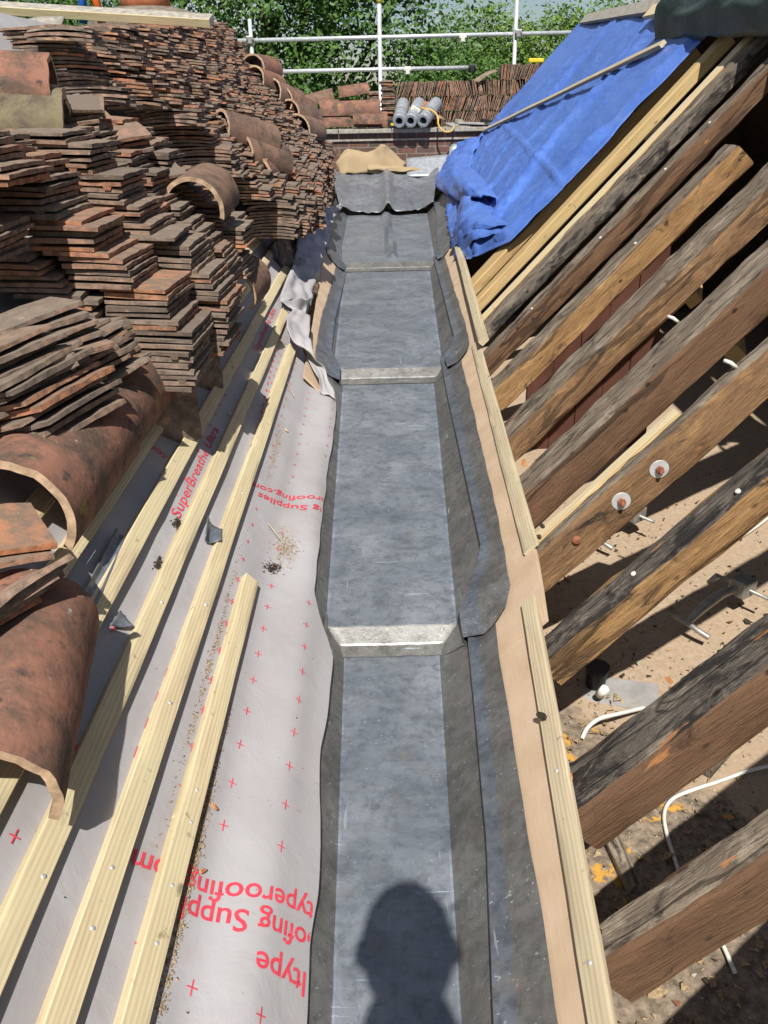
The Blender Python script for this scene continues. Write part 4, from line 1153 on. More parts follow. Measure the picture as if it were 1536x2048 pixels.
# upright prop tiles under the overhanging stacks
def put(me, name, m, label, cat, group=None):
    o = link(name, me); o.matrix_world = m; tag(o, label, cat, group); return o
def frame(x, y_, z, o):
    m = Matrix.Identity(4)
    for i in range(3): m[i][0] = x[i]; m[i][1] = y_[i]; m[i][2] = z[i]; m[i][3] = o[i]
    return m
for (f0, t0, nrm, lab) in (((356, 888), (336, 765), (.75, -.62, .3), 'prop tile standing upright under the front corner of the tile heap'), ((412, 782), (394, 690), (.8, -.5, .3), 'second upright prop tile, just behind the first one'), ((577, 545), (568, 500), (.9, -.35, .2), 'thin upright prop tile below the second heap')):
    foot = onL(*f0, .0); top_ = onY(*t0, foot.y+.04)
    x = (top_-foot).normalized(); z = Vector(nrm); z = (z-x*z.dot(x)).normalized(); yv = z.cross(x)
    put(TILES[3], 'prop_tile', frame(x, yv, z, foot+x*TL*.5), lab, 'roof tile', 'tiles propping up the stacks')
# red tiles leaning on edge at the left border
edge_tiles = [((-15, 1062), .11, (.8, .55, -.1), (-.05, -.15, .97), 'ragged red tile above the nearest leaning tiles at the left edge'), ((-28, 1095), .09, (.75, .6, -.1), (-.1, -.1, .97), 'flat red tile lying behind the ragged one at the left edge')]
for k, lab in enumerate(('topmost red tile of the leaning bundle at the left edge', 'second red tile down in the leaning bundle at the left edge', 'third red tile down in the leaning bundle at the left edge', 'fourth red tile down in the leaning bundle at the left edge', 'lowest red tile of the leaning bundle at the left edge')):
    edge_tiles.append(((14-16*k, 1190+20*k), .118-.016*k, (.42+.03*k, .90, .10), (-.52, .12, .84), lab))
for k, (pp, h_, ax_, nr_, lab) in enumerate(edge_tiles):
    p = onL(*pp, h_); x = Vector(ax_).normalized(); z = Vector(nr_); z = (z-x*z.dot(x)).normalized(); yv = z.cross(x)
    put(TILES_RED[k % 6], 'clay_tile', frame(x, yv, z, p-x*.05), lab, 'roof tile', 'red tiles at the left edge')

# ------------------------------------------------------------------ half round ridge tiles
def ridge_mesh(R_, ln, th, seed, arc=1.0, mat='ridge', ragged=.006):
    rnd_ = random.Random(seed); bm = bmesh.new(); n = 22; m = 12; sd = seed*3.7
    out, inn = [], []
    for i in range(m+1):
        ro, ri = [], []
        for k in range(n+1):
            a_ = math.pi/2 + (k/n-.5)*math.pi*arc
            yy = ln*i/m
            if i in (0, m): yy += ragged*nz(k*.5, sd, i) + ragged*.5*nz(k*1.7, sd, i)
            rr = R_ + .002*nz(k*.4, i*.5, sd)
            ro.append(bm.verts.new((math.cos(a_)*rr, yy, math.sin(a_)*rr))); ri.append(bm.verts.new((math.cos(a_)*(rr-th), yy, math.sin(a_)*(rr-th))))
        out.append(ro); inn.append(ri)
    def q_(vs_, mi, sm):
        f = bm.faces.new(vs_); f.material_index = mi; f.smooth = sm
    for i in range(m):
        for k in range(n):
            q_((out[i][k], out[i+1][k], out[i+1][k+1], out[i][k+1]), 0, True); q_((inn[i][k], inn[i][k+1], inn[i+1][k+1], inn[i+1][k]), 0, True)
        q_((out[i][0], inn[i][0], inn[i+1][0], out[i+1][0]), 1, False); q_((out[i][n], out[i+1][n], inn[i+1][n], inn[i][n]), 1, False)
    for k in range(n):
        q_((out[0][k], out[0][k+1], inn[0][k+1], inn[0][k]), 1, False); q_((out[m][k], inn[m][k], inn[m][k+1], out[m][k+1]), 1, False)
    bmesh.ops.recalc_face_normals(bm, faces=bm.faces[:])
    me = from_bm(bm, 'ridge_tile', [MT[mat], MT['ridge_end']]); me.set_sharp_from_angle(angle=rad(50)); return me
def ridge_tile(p, axis, up, R_, ln, seed, label, th=.016, arc=.98, mat='ridge'):
    y_ = axis.normalized(); z = (up-y_*up.dot(y_)).normalized(); x = y_.cross(z)
    return put(ridge_mesh(R_, ln, th, seed, arc, mat), 'ridge_tile', frame(x, y_, z, p), label, 'ridge tile', 'half-round ridge tiles')
AX = Vector((0, 1, 0))
# long pair lying on the battens, near left
upn = (NL+Vector((0, 0, .35))).normalized()
ridge_tile(L(.545, 1.395, .030), Vector((.03, 1, .02)), upn, .122, .46, 1, 'near half of the long half-round pair below the tile heap', .017)
ridge_tile(L(.545, 1.845, .036), Vector((.03, 1, .02)), upn, .120, .44, 2, 'far half of the long half-round pair, butted to its neighbour', .017)
ridge_tile(L(.345, .83, .040), Vector((-.13, 1, .145)), upn, .108, .37, 3, 'orange half-round ridge tile nearest the viewer on the battens', .015)
# stacked pair at the upper left border, mortar clinging to the lower one
p = onY(30, 190, 3.0)
ridge_tile(onY(-112, 190, 2.85), Vector((1, .22, -.05)), Vector((.05, -.35, 1)), .128, .32, 4, 'clean half-round ridge tile on top of the mortar caked one', .016)
ridge_tile(onY(-100, 256, 2.80), Vector((1, .22, -.07)), Vector((.05, -.35, 1)), .128, .34, 5, 'mortar caked half-round ridge tile at the upper left edge', .03, .98, 'ridge_mortar')
# others standing on end gaps of the heap
for (px_, py_, Y, R_, ln, ax, up, mat, lab) in (
    (386, 420, 3.12, .112, .24, (.10, 1, .12), (.35, -.1, 1), 'ridge_brown', 'half-round ridge tile arching open in the hollow of the heap'),
    (464, 588, 3.36, .10, .22, (.18, 1, .10), (.75, -.15, .8), 'ridge_brown', 'half-round tile with an orange broken lip beside the battens'),
    (436, 262, 5.0, .115, .34, (.75, .65, -.25), (.3, -.3, 1), 'ridge_brown', 'half-round tile with orange end high in the second heap'),
    (478, 312, 5.0, .115, .32, (.6, .75, -.2), (.5, -.2, 1), 'ridge_brown', 'middle half-round tile of the three in the second heap'),
    (505, 352, 5.0, .115, .28, (.25, .95, 0), (.7, -.1, 1), 'ridge', 'lowest half-round tile of the three in the second heap'),
    (505, 140, 8.3, .13, .3, (.45, .9, -.05), (.2, -.1, 1), 'ridge', 'topmost half-round tile against the green tree at heap end'),
    (505, 165, 8.2, .14, .3, (.6, .8, -.25), (.3, -.1, 1), 'ridge', 'half-round tile just under the topmost at heap end'),
    (540, 190, 8.2, .14, .32, (.65, .75, -.3), (.4, -.1, 1), 'ridge_brown', 'half-round tile halfway down the far heap end'),
    (562, 208, 8.2, .14, .32, (.65, .75, -.3), (.4, -.1, 1), 'ridge', 'orange ended half-round tile at the far heap end'),
    (575, 232, 8.1, .14, .32, (.6, .8, -.2), (.5, -.1, 1), 'ridge_brown', 'arched half-round tile low on the far heap end'),
    (592, 262, 8.0, .14, .32, (.4, .9, -.1), (.6, -.1, 1), 'ridge_brown', 'lowest half-round tile of the far heap end beside the wall')):
    ridge_tile(onY(px_, py_, Y), Vector(ax), Vector(up), R_, ln, int(px_), lab, .016, .98, mat)
# top left: planks, sheet, chimney
pa, pb = onY(-40, 22, 6.2), onY(418, 38, 6.0); pa.z += .03; d = pb-pa
o = beam('scaffold_plank', pa, d, Vector((0, -.4, 1)), d.length, .10, .05, [MT['coping'], MT['batten']], .3, .004, .003); tag(o, 'weathered pale plank lying across the ridge of the tile heap', 'plank')
bm = bmesh.new(); p = onY(20, 62, 5.6)
rows = [[p+Vector((-.5+.75*u/10, .25*v/6, .10*v/6+.03*nz(u*.6, v*.6, 1)-.02)) for u in range(11)] for v in range(7)]
bm.free(); o = link('pale_sheet', grid_mesh('pale_sheet', rows, MT['coping'], True, thick=.01)); tag(o, 'pale sheet under the plank at the upper left corner', 'sheet')
p = onY(292, 20, 7.4)
ch = empty('chimney', p+Vector((0, 0, -.6))); tag(ch, 'terracotta chimney pot on a mortar base behind the tile heap', 'chimney')
bm = bmesh.new(); add_tube(bm, [p+Vector((0, 0, -.02)), p+Vector((0, 0, .10)), p+Vector((0, 0, .5))], .19, 24, rfn=lambda f: .19-.02*f); child('chimney_pot', from_bm(bm, 'chimney_pot', MT['terracotta']), ch)
bm = bmesh.new(); add_tube(bm, [p+Vector((0, 0, -.9)), p+Vector((0, 0, -.10)), p+Vector((0, 0, -.03)), p+Vector((0, 0, .01))], .42, 20, rfn=lambda f: .46 if f < .5 else (.40 if f < .8 else .24)); child('chimney_base', from_bm(bm, 'chimney_base', MT['concrete']), ch)
p = onY(175, 6, 6.6); bm = bmesh.new(); add_tube(bm, [p+Vector((-.05, 0, -.12)), p+Vector((0, 0, .25))], .028, 8); o = link('hand_tool', from_bm(bm, 'hand_tool', MT['bluepl'])); tag(o, 'blue tool handle sticking up behind the left plank', 'tool')
p = onY(192, 6, 6.6); bm = bmesh.new(); add_tube(bm, [p+Vector((.02, 0, -.12)), p+Vector((-.03, 0, .25))], .028, 8); o = link('hand_tool', from_bm(bm, 'hand_tool', MT['orangepl'])); tag(o, 'orange tool handle sticking up behind the left plank', 'tool')

# ------------------------------------------------------------------ scraps on the underlay
def flat_scrap(name, pxs, h, mat, label, cat, curl=.012):
    c_ = [onL(x, y, h) for x, y in pxs]; rows = []
    for i in range(9):
        row = []
        for j in range(9):
            u, v = i/8, j/8
            p = (c_[0].lerp(c_[1], u)).lerp(c_[3].lerp(c_[2], u), v)
            row.append(p + NL*(curl*(4*(u-.5)**2)*(.5+v*.5) + .003*nz(u*5, v*5, pxs[0][0])))
        rows.append(row)
    o = link(name, grid_mesh(name, rows, MT[mat], True, thick=.003)); tag(o, label, cat)
flat_scrap('lead_scrap', [(232, 1060), (248, 1075), (185, 1215), (160, 1195)], .014, 'lead', 'long lead scrap curled against the fourth batten', 'lead scrap')
flat_scrap('lead_scrap', [(240, 1222), (266, 1252), (262, 1254), (218, 1252)], .012, 'lead', 'small triangular lead scrap beside the nearest half-round tile', 'lead scrap', .006)
flat_scrap('lead_scrap', [(412, 1038), (440, 1062), (432, 1088), (402, 1082)], .010, 'lead', 'curved grey lead scrap between the second and third battens', 'lead scrap', .02)
# heaps of sawdust and moss
def crumbs(name, ctr, spread, n, size, mat, label, cat, seed, dirn=None):
    rnd_ = random.Random(seed); bm = bmesh.new()
    for _ in range(n):
        u, v = rnd_.gauss(0, spread[0]), rnd_.gauss(0, spread[1])
        a_, Y_ = ctr[0]+u, ctr[1]+v+(dirn*u if dirn else 0)
        if a_ < interp(EDGE, Y_)+.01: continue
        s_ = size*rnd_.uniform(.4, 1.3)
        p = L(a_, Y_, mh(a_, Y_)+s_*.2)
        vs_ = [bm.verts.new(p+Vector((rnd_.uniform(-1, 1), rnd_.uniform(-1, 1), rnd_.uniform(-.6, .8)))*s_) for _ in range(4)]
        for q_ in ((0, 1, 2), (0, 2, 3), (0, 3, 1), (1, 3, 2)): bm.faces.new([vs_[k] for k in q_])
    o = link(name, from_bm(bm, name, MT[mat])); tag(o, label, cat, kind='stuff'); return o
a1, Y1 = La(565, 1100); a2, Y2 = La(545, 1142); a3, Y3 = La(552, 900)
crumbs('sawdust', (a1, Y1), (.018, .045), 900, .0030, 'dustm', 'brown sawdust heap beyond the end of the nearest batten', 'sawdust', 1)
crumbs('moss_crumbs', (a2+.004, Y2+.01), (.012, .014), 260, .0045, 'moss', 'black moss crumbs at the end of the nearest batten', 'debris', 2, -.8)
crumbs('sawdust', (a3, Y3), (.008, .16), 600, .0026, 'dustm', 'thin trail of sawdust on the underlay above the heap', 'sawdust', 3)
crumbs('sawdust', (-.024, 1.0), (.006, .17), 2200, .0030, 'dustm', 'sawdust line along the lower edge of the nearest batten', 'sawdust', 4)
crumbs('sawdust', (.046, 1.5), (.004, .22), 500, .0032, 'dustm', 'sawdust line along the upper edge of the nearest batten', 'sawdust', 5)
crumbs('moss_crumbs', La(318, 1126), (.006, .012), 120, .005, 'moss', 'dark moss crumb beside the third batten', 'debris', 6)
crumbs('moss_crumbs', La(355, 1048), (.006, .012), 120, .005, 'moss', 'dark moss crumb higher beside the third batten', 'debris', 7)
crumbs('dust_specks', (.05, 1.6), (.35, 1.0), 260, .0022, 'moss', 'dark specks scattered over the grey underlay', 'debris', 8)
for (x, y, m_, lab) in ((430, 1614, 'splinter', 'orange clay chip beside the nearest batten'), (349, 1631, 'palechip', 'pale wood chip on the upper side of the nearest batten'), (406, 1742, 'splinter', 'orange clay chip in the sawdust line'), (573, 860, 'palechip', 'pale wood chip at the top of the sawdust trail'), (458, 826, 'palechip', 'pale wood chip beside the third batten')):
    splinter(onL(x, y, .006), NL, .008, m_, lab, 'chip')
for (p0, p1, lab) in (((536, 1046), (560, 1078), 'thin pale straw near the sawdust heap'), ((575, 765), (588, 792), 'thin pale straw beside the second batten')):
    o = link('straw', tube_mesh('straw', [onL(*p0, .008), onL(*p1, .012)], .0012, MT['palechip'], 5)); tag(o, lab, 'straw')

# ------------------------------------------------------------------ far parapet wall and what stands on it
WX0, WX1, WY0, WY1 = -2.2, 4.4, 10.6, 11.0
wall = empty('parapet_wall', (1, WY0, 0)); tag(wall, 'dark brick parapet wall with stone coping closing the far end', 'wall')
bm = bmesh.new(); add_box(bm, (WX0, WY0, -6.5), (WX1, WY1, .975)); child('brickwork', from_bm(bm, 'brickwork', MT['brick']), wall)
bm = bmesh.new(); add_box(bm, (WX0, WY0-.022, .895), (WX1, WY1-.05, .915)); child('drip_course', from_bm(bm, 'drip_course', MT['coping']), wall)
bm = bmesh.new()
x = WX0
while x < WX1:
    w_ = .62; add_box(bm, (x, WY0-.05+random.uniform(-.006, .006), .978), (min(WX1, x+w_)-.006, WY1+.05, 1.02+random.uniform(-.003, .003)), bev=.006); x += w_
child('coping', from_bm(bm, 'coping', MT['coping']), wall)
bm = bmesh.new(); add_box(bm, (WX0, WY1+.06, .90), (WX1, 12.2, .985)); o = link('scaffold_deck', from_bm(bm, 'scaffold_deck', MT['coping'])); tag(o, 'grey scaffold deck just beyond the parapet wall', 'scaffold deck')
# tiles on edge in four rows
items = []
rr_ = random.Random(5)
def row_on_edge(x0, x1, z, Yc, lean0):
    x = x0; lean = lean0
    while x < x1:
        lean = max(-.35, min(.35, lean+rr_.gauss(0, .07)))
        hgt = TW
        ax = Vector((0, 1, 0)); up = Vector((math.sin(lean), 0, math.cos(lean)))
        # tile local: x(length)->world Y, y(width)->up, z(thickness)->world x
        m = frame(ax, up, ax.cross(up), Vector((x+math.sin(lean)*TW/2, Yc+rr_.gauss(0, .012), z+TW/2*math.cos(lean)+rr_.gauss(0, .004))))
        items.append((m, rr_.randrange(NV))); x += .0165+rr_.random()*.004
ZB = 1.02
row_on_edge(.40, 3.3, ZB, 11.25, .1); row_on_edge(.36, 3.2, ZB+.165, 11.27, .1); row_on_edge(.36, 3.2, ZB+.33, 11.28, .05)
row_on_edge(1.62, 2.08, ZB+.49, 11.28, .05); row_on_edge(2.24, 3.0, ZB+.49, 11.28, .0)
def flat_stack(xc, Yc, z0, n):
    for k in range(n):
        m = Matrix.Translation((xc+rr_.gauss(0, .008), Yc+rr_.gauss(0, .008), z0+.0165*(k+.5))) @ Matrix.Rotation(rr_.gauss(0, .06)+math.pi/2, 4, 'Z') @ Matrix.Rotation(rr_.gauss(0, .03), 4, 'Y')
        items.append((m, rr_.randrange(NV)))
flat_stack(2.16, 11.22, ZB+.34, 19); flat_stack(.24, 11.22, ZB+.01, 30); flat_stack(.10, 11.42, ZB, 24)
o = join_tiles('stacked_clay_tiles', items, TILES, MT['tile']); tag(o, 'rows of clay tiles stacked on edge along the far parapet', 'roof tiles', kind='stuff')
for k, (px_, py_, rx, ry, rz) in enumerate(((690, 0, 0, 0, 0),)): pass
for (x, y, z, rx, ry, rz, lab) in ((.72, 10.9, 1.25, .5, .25, .3, 'loose tile leaning on the stack above the lead rolls'), (.60, 10.85, 1.20, .35, -.2, -.3, 'loose tile left of the leaning one above the lead rolls'), (.80, 10.86, 1.15, .6, .1, .9, 'orange loose tile slipping behind the lead rolls'), (1.42, 11.2, 1.56, .1, -.45, .2, 'single tile propped up against the scaffold rail end')):
    put(TILES_RED[(int(x*10)) % 6], 'clay_tile', Matrix.Translation((x, y, z)) @ Euler((rx, ry, rz)).to_matrix().to_4x4(), lab, 'roof tile', 'loose tiles on the parapet')
# half-round tiles piled at the left end, axis along the wall
AXX = Vector((1, 0, 0)); UPZ = Vector((0, -.25, 1))
def rt2(px_, py_, Y, R_, ln, tilt, seed, lab, mat='ridge'):
    p = onY(px_, py_, Y); ridge_tile(p, Vector((1, .05, tilt)), UPZ, R_, ln, seed, lab, .016, .9, mat)
rt2(638, 252, 10.95, .15, .46, .0, 61, 'lower left half-round tile of the pile on the parapet')
rt2(708, 252, 10.95, .15, .40, .0, 62, 'lower right half-round tile of the pile on the parapet')
rt2(640, 229, 10.98, .16, .40, .0, 63, 'upper left half-round tile of the pile on the parapet')
rt2(700, 229, 10.98, .16, .36, .0, 64, 'upper right half-round tile of the pile on the parapet')
rt2(706, 246, 10.78, .10, .34, -.02, 65, 'small half-round tile leaning on the front of the pile')
rt2(614, 212, 11.1, .12, .34, .22, 66, 'tilted half-round tile at the left end of the pile', 'ridge_brown')
rt2(678, 194, 11.0, .11, .36, .12, 67, 'topmost tilted half-round tile of the pile')
# three lead rolls with a strap
for k, (px_, bx, by, lab) in enumerate(((798, 806, 216, 'left lead roll overhanging the coping'), (821, 838, 214, 'middle lead roll overhanging the coping'), (846, 872, 208, 'right lead roll set apart and turned outward'))):
    p0 = onY(px_, 249, 10.42); p1 = onY(bx, by, 11.0)
    p0.z = 1.10; p1.z = 1.27
    e = empty('lead_roll', p0); tag(e, lab, 'lead roll', 'lead rolls on the parapet')
    d = (p1-p0).normalized(); u = Vector((0, 0, 1)); u = (u-d*u.dot(d)).normalized(); w_ = d.cross(u); bm = bmesh.new(); n = 26; Ro, Ri = .074, .040
    rings = []
    for (r_, t) in ((Ri, .25), (Ri, .0), (Ri+.012, -.002), (Ro-.005, 0), (Ro, .006), (Ro, .1), (Ro-.004, .105), (Ro, .11), (Ro, .3), (Ro-.004, .305), (Ro, .31), (Ro, (p1-p0).length)):
        rings.append([bm.verts.new(p0+d*t+(u*math.cos(2*math.pi*q_/n)+w_*math.sin(2*math.pi*q_/n))*r_) for q_ in range(n)])
    for a_, b_ in zip(rings, rings[1:]):
        for q_ in range(n):
            f = bm.faces.new((a_[q_], a_[(q_+1) % n], b_[(q_+1) % n], b_[q_])); f.smooth = True
    bm.faces.new(rings[-1])
    bmesh.ops.recalc_face_normals(bm, faces=bm.faces[:])
    me = from_bm(bm, 'rolled_sheet', MT['roll']); me.set_sharp_from_angle(angle=rad(40)); child('rolled_sheet', me, e)
    bm = bmesh.new(); add_tube(bm, [p0+d*.20, p0+d*.24], Ri-.002, 20); child('core', from_bm(bm, 'core', MT['black']), e)
st = [(858, 222), (876, 226), (884, 240), (886, 252), (896, 262), (908, 262), (850, 222)]
pts = [Vector((.62, 10.62, 1.23)), Vector((.74, 10.52, 1.20)), Vector((.80, 10.46, 1.14)), Vector((.805, 10.42, 1.06)), Vector((.86, 10.40, .99)), Vector((.95, 10.44, .985)), Vector((1.0, 10.56, 1.03))]
o = link('strap', tube_mesh('strap', catmull(pts, 8), .011, MT['ochre'], 8)); tag(o, 'ochre strap looped round the right lead roll', 'strap')
bm = bmesh.new(); add_box(bm, (-.05, -.04, -.035), (.05, .04, .035), Matrix.Translation((.55, 10.6, 1.21)) @ Euler((.2, .5, .3)).to_matrix().to_4x4(), bev=.012); e = link('mallet', from_bm(bm, 'mallet', MT['white'])); tag(e, 'pale headed mallet lying on the left lead roll', 'mallet')
bm = bmesh.new(); add_tube(bm, [(.55, 10.6, 1.21), (.42, 10.5, 1.13)], .012, 8); child('handle', from_bm(bm, 'handle', MT['black']), e)
# odds and ends on the coping
def odd(name, p, size, mat, rot, label, cat):
    bm = bmesh.new(); add_box(bm, tuple(-s_/2 for s_ in size), tuple(s_/2 for s_ in size), Matrix.Translation(p) @ Euler(rot).to_matrix().to_4x4(), bev=min(size)*.25)
    o = link(name, from_bm(bm, name, MT[mat])); tag(o, label, cat); return o
e = empty('tool_case', (.30, 10.8, 1.02)); tag(e, 'small black tool case beside the lead rolls', 'tool case')
bm = bmesh.new(); add_box(bm, (.235, 10.72, 1.022), (.365, 10.86, 1.12), bev=.012); child('case_body', from_bm(bm, 'case_body', MT['black']), e)
bm = bmesh.new(); add_box(bm, (.27, 10.712, 1.05), (.33, 10.719, 1.075), bev=.002); child('case_latch', from_bm(bm, 'case_latch', MT['yellow']), e)
odd('slate', Vector((1.15, 10.78, 1.040)), (.42, .30, .012), 'slate', (.10, .03, .2), 'large flat grey slate lying on the coping', 'slate')
odd('slate', Vector((1.22, 10.72, 1.058)), (.30, .20, .010), 'slate', (.05, .05, -.2), 'smaller slate resting on the large flat one', 'slate')
odd('slate', Vector((1.50, 10.70, 1.036)), (.30, .26, .010), 'slate', (-.2, .05, .5), 'dark slate overhanging the coping by the tarpaulin', 'slate')
odd('cloth_lump', Vector((1.08, 10.82, 1.075)), (.09, .06, .05), 'coping', (0, .1, .4), 'pale stone lump on the slates', 'stone')
for k, (x, y_, z, sz, rot, lab) in enumerate(((1.42, 10.85, 1.065, (.16, .09, .05), (0, .2, .4), 'black tool lying among the slates'), (1.54, 10.88, 1.06, (.14, .06, .05), (0, -.1, -.3), 'black hand tool left of the yellow glove'))):
    odd('hand_tool', Vector((x, y_, z)), sz, 'black', rot, lab, 'tool')
odd('red_handle', Vector((1.60, 10.86, 1.10)), (.05, .04, .06), 'redpl', (.2, .3, .1), 'small red plastic part beside the yellow spray gun', 'tool')
e = empty('yellow_glove', (1.69, 10.8, 1.03)); tag(e, 'yellow rubber glove on the coping next to the tarpaulin', 'glove')
bm = bmesh.new(); add_tube(bm, catmull([(1.60, 10.76, 1.06), (1.68, 10.78, 1.07), (1.75, 10.8, 1.09), (1.80, 10.82, 1.10)], 4), .035, 10, rfn=lambda f: .028+.012*math.sin(math.pi*f)); child('palm', from_bm(bm, 'palm', MT['yellow']), e)
for (q0, q1, q2) in (((1.72, 10.8, 1.10), (1.69, 10.82, 1.16), (1.665, 10.82, 1.20)), ((1.64, 10.77, 1.07), (1.60, 10.75, 1.055), (1.56, 10.73, 1.04)), ((1.66, 10.74, 1.06), (1.63, 10.71, 1.05), (1.60, 10.69, 1.04)), ((1.70, 10.75, 1.07), (1.68, 10.70, 1.055), (1.66, 10.67, 1.045))):
    bm = bmesh.new(); add_tube(bm, catmull([q0, q1, q2], 4), .016, 8, rfn=lambda f: .017-.004*f); child('finger', from_bm(bm, 'finger', MT['yellow']), e)
odd('spirit_level', Vector((2.02, 11.2, ZB+.69)), (.18, .05, .045), 'yellow', (0, 0, .1), 'yellow tool lying on top of the edge-on tiles', 'tool')
bm = bmesh.new(); add_tube(bm, [(-.66, 10.75, 1.02), (-.66, 10.75, 1.25)], .022, 10); o = link('green_post', from_bm(bm, 'green_post', MT['greenpl'])); tag(o, 'green plastic post at the left end of the coping', 'post')
# brown paper and flashing in front of the wall
rows = []
for i in range(25):
    u = i/24; row = []
    for j in range(21):
        v = j/20
        y_ = 10.40 + .16*v
        z = .56 + .235*math.sin(min(1, v*1.2)*math.pi*.55) + .04*nz(u*4, v*3, 5) - .14*max(0, u-.72)/.28 - .10*max(0, .15-u)/.15
        fold = .07*max(0, 1-abs(u-.62)/.08)*v
        x_ = -.36 + .80*u + .06*nz(u*2, v*3, 7)
        row.append(Vector((x_, y_-fold, z+fold*.8)))
    rows.append(row)
o = link('kraft_paper', grid_mesh('kraft_paper', rows, MT['paper'], True, thick=.002)); tag(o, 'crumpled brown building paper against the far parapet wall', 'paper')
rows = []
for i in range(21):
    u = i/20; row = []
    for j in range(13):
        v = j/12
        row.append(Vector((-.02+.72*u, 10.40+.04*math.cos(v*3.0)+.02*nz(u*6, v*4, 2), .60+.05*math.sin(v*3.1)+.03*nz(u*5, 3, v*2)-.05*u)))
    rows.append(row)
o = link('kraft_paper', grid_mesh('kraft_paper', rows, MT['paper'], True, thick=.002)); tag(o, 'low roll of brown paper just behind the curled lead sheet', 'paper')
flp = [(.40, 10.575, .45), (1.05, 10.575, .45), (1.05, 10.585, .70), (.40, 10.585, .66)]
def quad_panel(name, cs, mat, label, cat, th=.006):
    rows = []
    for i in range(9):
        row = []
        for j in range(9):
            u, v = i/8, j/8
            p = Vector(cs[0]).lerp(Vector(cs[1]), u).lerp(Vector(cs[3]).lerp(Vector(cs[2]), u), v)
            row.append(p+Vector((0, .006*nz(u*4, v*4, cs[0][0]), 0)))
        rows.append(row)
    o = link(name, grid_mesh(name, rows, MT[mat], True, thick=th)); tag(o, label, cat)
quad_panel('lead_flashing', [(.44, 10.30, .52), (1.0, 10.30, .52), (1.06, 10.57, .74), (.44, 10.57, .70)], 'roll', 'pale grey lead flashing dressed up the wall below the rolls', 'flashing')
quad_panel('lead_flashing', [(.92, 10.40, .60), (1.45, 10.40, .60), (1.5, 10.565, .87), (.95, 10.565, .84)], 'roll', 'bright lead flashing upstand beside the tarpaulin', 'flashing')
# loose orange tile edge by the heap foot
put(TILES_RED[0], 'clay_tile', Matrix.Translation(onY(652, 290, 8.6)) @ Euler((.2, 1.0, .3)).to_matrix().to_4x4(), 'orange edged tile leaning at the far foot of the heap', 'roof tile')

# ------------------------------------------------------------------ scaffold
YS = 11.9
def sp(x, y, Y=YS): return onY(x, y, Y)
def tube_thing(p, q_, r, label, name='scaffold_tube', seg=14):
    o = link(name, tube_mesh(name, [p, q_], r, MT['galv'], seg)); tag(o, label, 'scaffold tube', 'scaffold tubes'); return o
rail1 = tube_thing(sp(380, 84), sp(1230, 63), .0245, 'upper horizontal scaffold rail across the trees')
rail2 = tube_thing(sp(470, 145), sp(952, 135), .0245, 'lower horizontal scaffold rail ending at the edge-on tiles')
def vpole(x, ytop, ybot, Y, label):
    a_ = onY(x, ytop, Y); b_ = onY(x, ybot, Y)
    return tube_thing(Vector((a_.x, Y, a_.z)), Vector((a_.x, Y, -6.4)), .0245, label)
pl = vpole(499, 38, 120, YS-.05, 'left upright scaffold pole behind the tile heap')
pm = vpole(758, -4, 200, 11.12, 'middle upright scaffold pole with a yellow cap')
pr = vpole(1037, -60, 120, YS-.05, 'right upright scaffold pole behind the edge-on tiles')
top = onY(758, -2, 11.12); bm = bmesh.new(); add_tube(bm, [Vector((top.x, 11.12, top.z-.04)), Vector((top.x, 11.12, top.z+.03))], .029, 14); child('end_cap', from_bm(bm, 'end_cap', MT['yellow']), pm)
def coupler(p, label, mat='dull_metal'):
    e = empty('scaffold_coupler', p); tag(e, label, 'coupler', 'scaffold couplers')
    bm = bmesh.new(); add_box(bm, (-.045, -.05, -.045), (.045, .02, .045), Matrix.Translation(p), bev=.012); child('coupler_body', from_bm(bm, 'coupler_body', MT[mat]), e)
    for s_ in (-1, 1):
        bm = bmesh.new(); add_tube(bm, [p+Vector((s_*.035, -.075, .01)), p+Vector((s_*.035, -.04, .01))], .012, 6); child('coupler_nut', from_bm(bm, 'coupler_nut', MT[mat]), e)
coupler(sp(500, 80, YS-.05), 'coupler joining the left pole to the upper rail')
coupler(sp(1036, 67, YS-.05), 'coupler joining the right pole to the upper rail')
coupler(sp(925, 76, YS-.03), 'pale sleeve coupler on the upper rail', 'white')
coupler(sp(815, 141, YS-.03), 'pale sleeve coupler on the lower rail', 'white')
coupler(sp(944, 137, YS-.03), 'black coupler at the right end of the lower rail', 'black')
# street lamp far away
p = onY(884, 60, 60); lp = empty('street_lamp', (p.x, 60, -6.5)); tag(lp, 'thin dark street lamp post between the tree crowns', 'street lamp')
bm = bmesh.new(); t_ = onY(884, 26, 60); add_tube(bm, [Vector((p.x, 60, -6.5)), Vector((p.x, 60, t_.z))], .06, 8); child('lamp_post', from_bm(bm, 'lamp_post', MT['dull_metal']), lp)
bm = bmesh.new(); add_box(bm, (p.x-.5, 59.9, t_.z-.05), (p.x+.1, 60.1, t_.z+.06), bev=.03); child('lamp_head', from_bm(bm, 'lamp_head', MT['dull_metal']), lp)

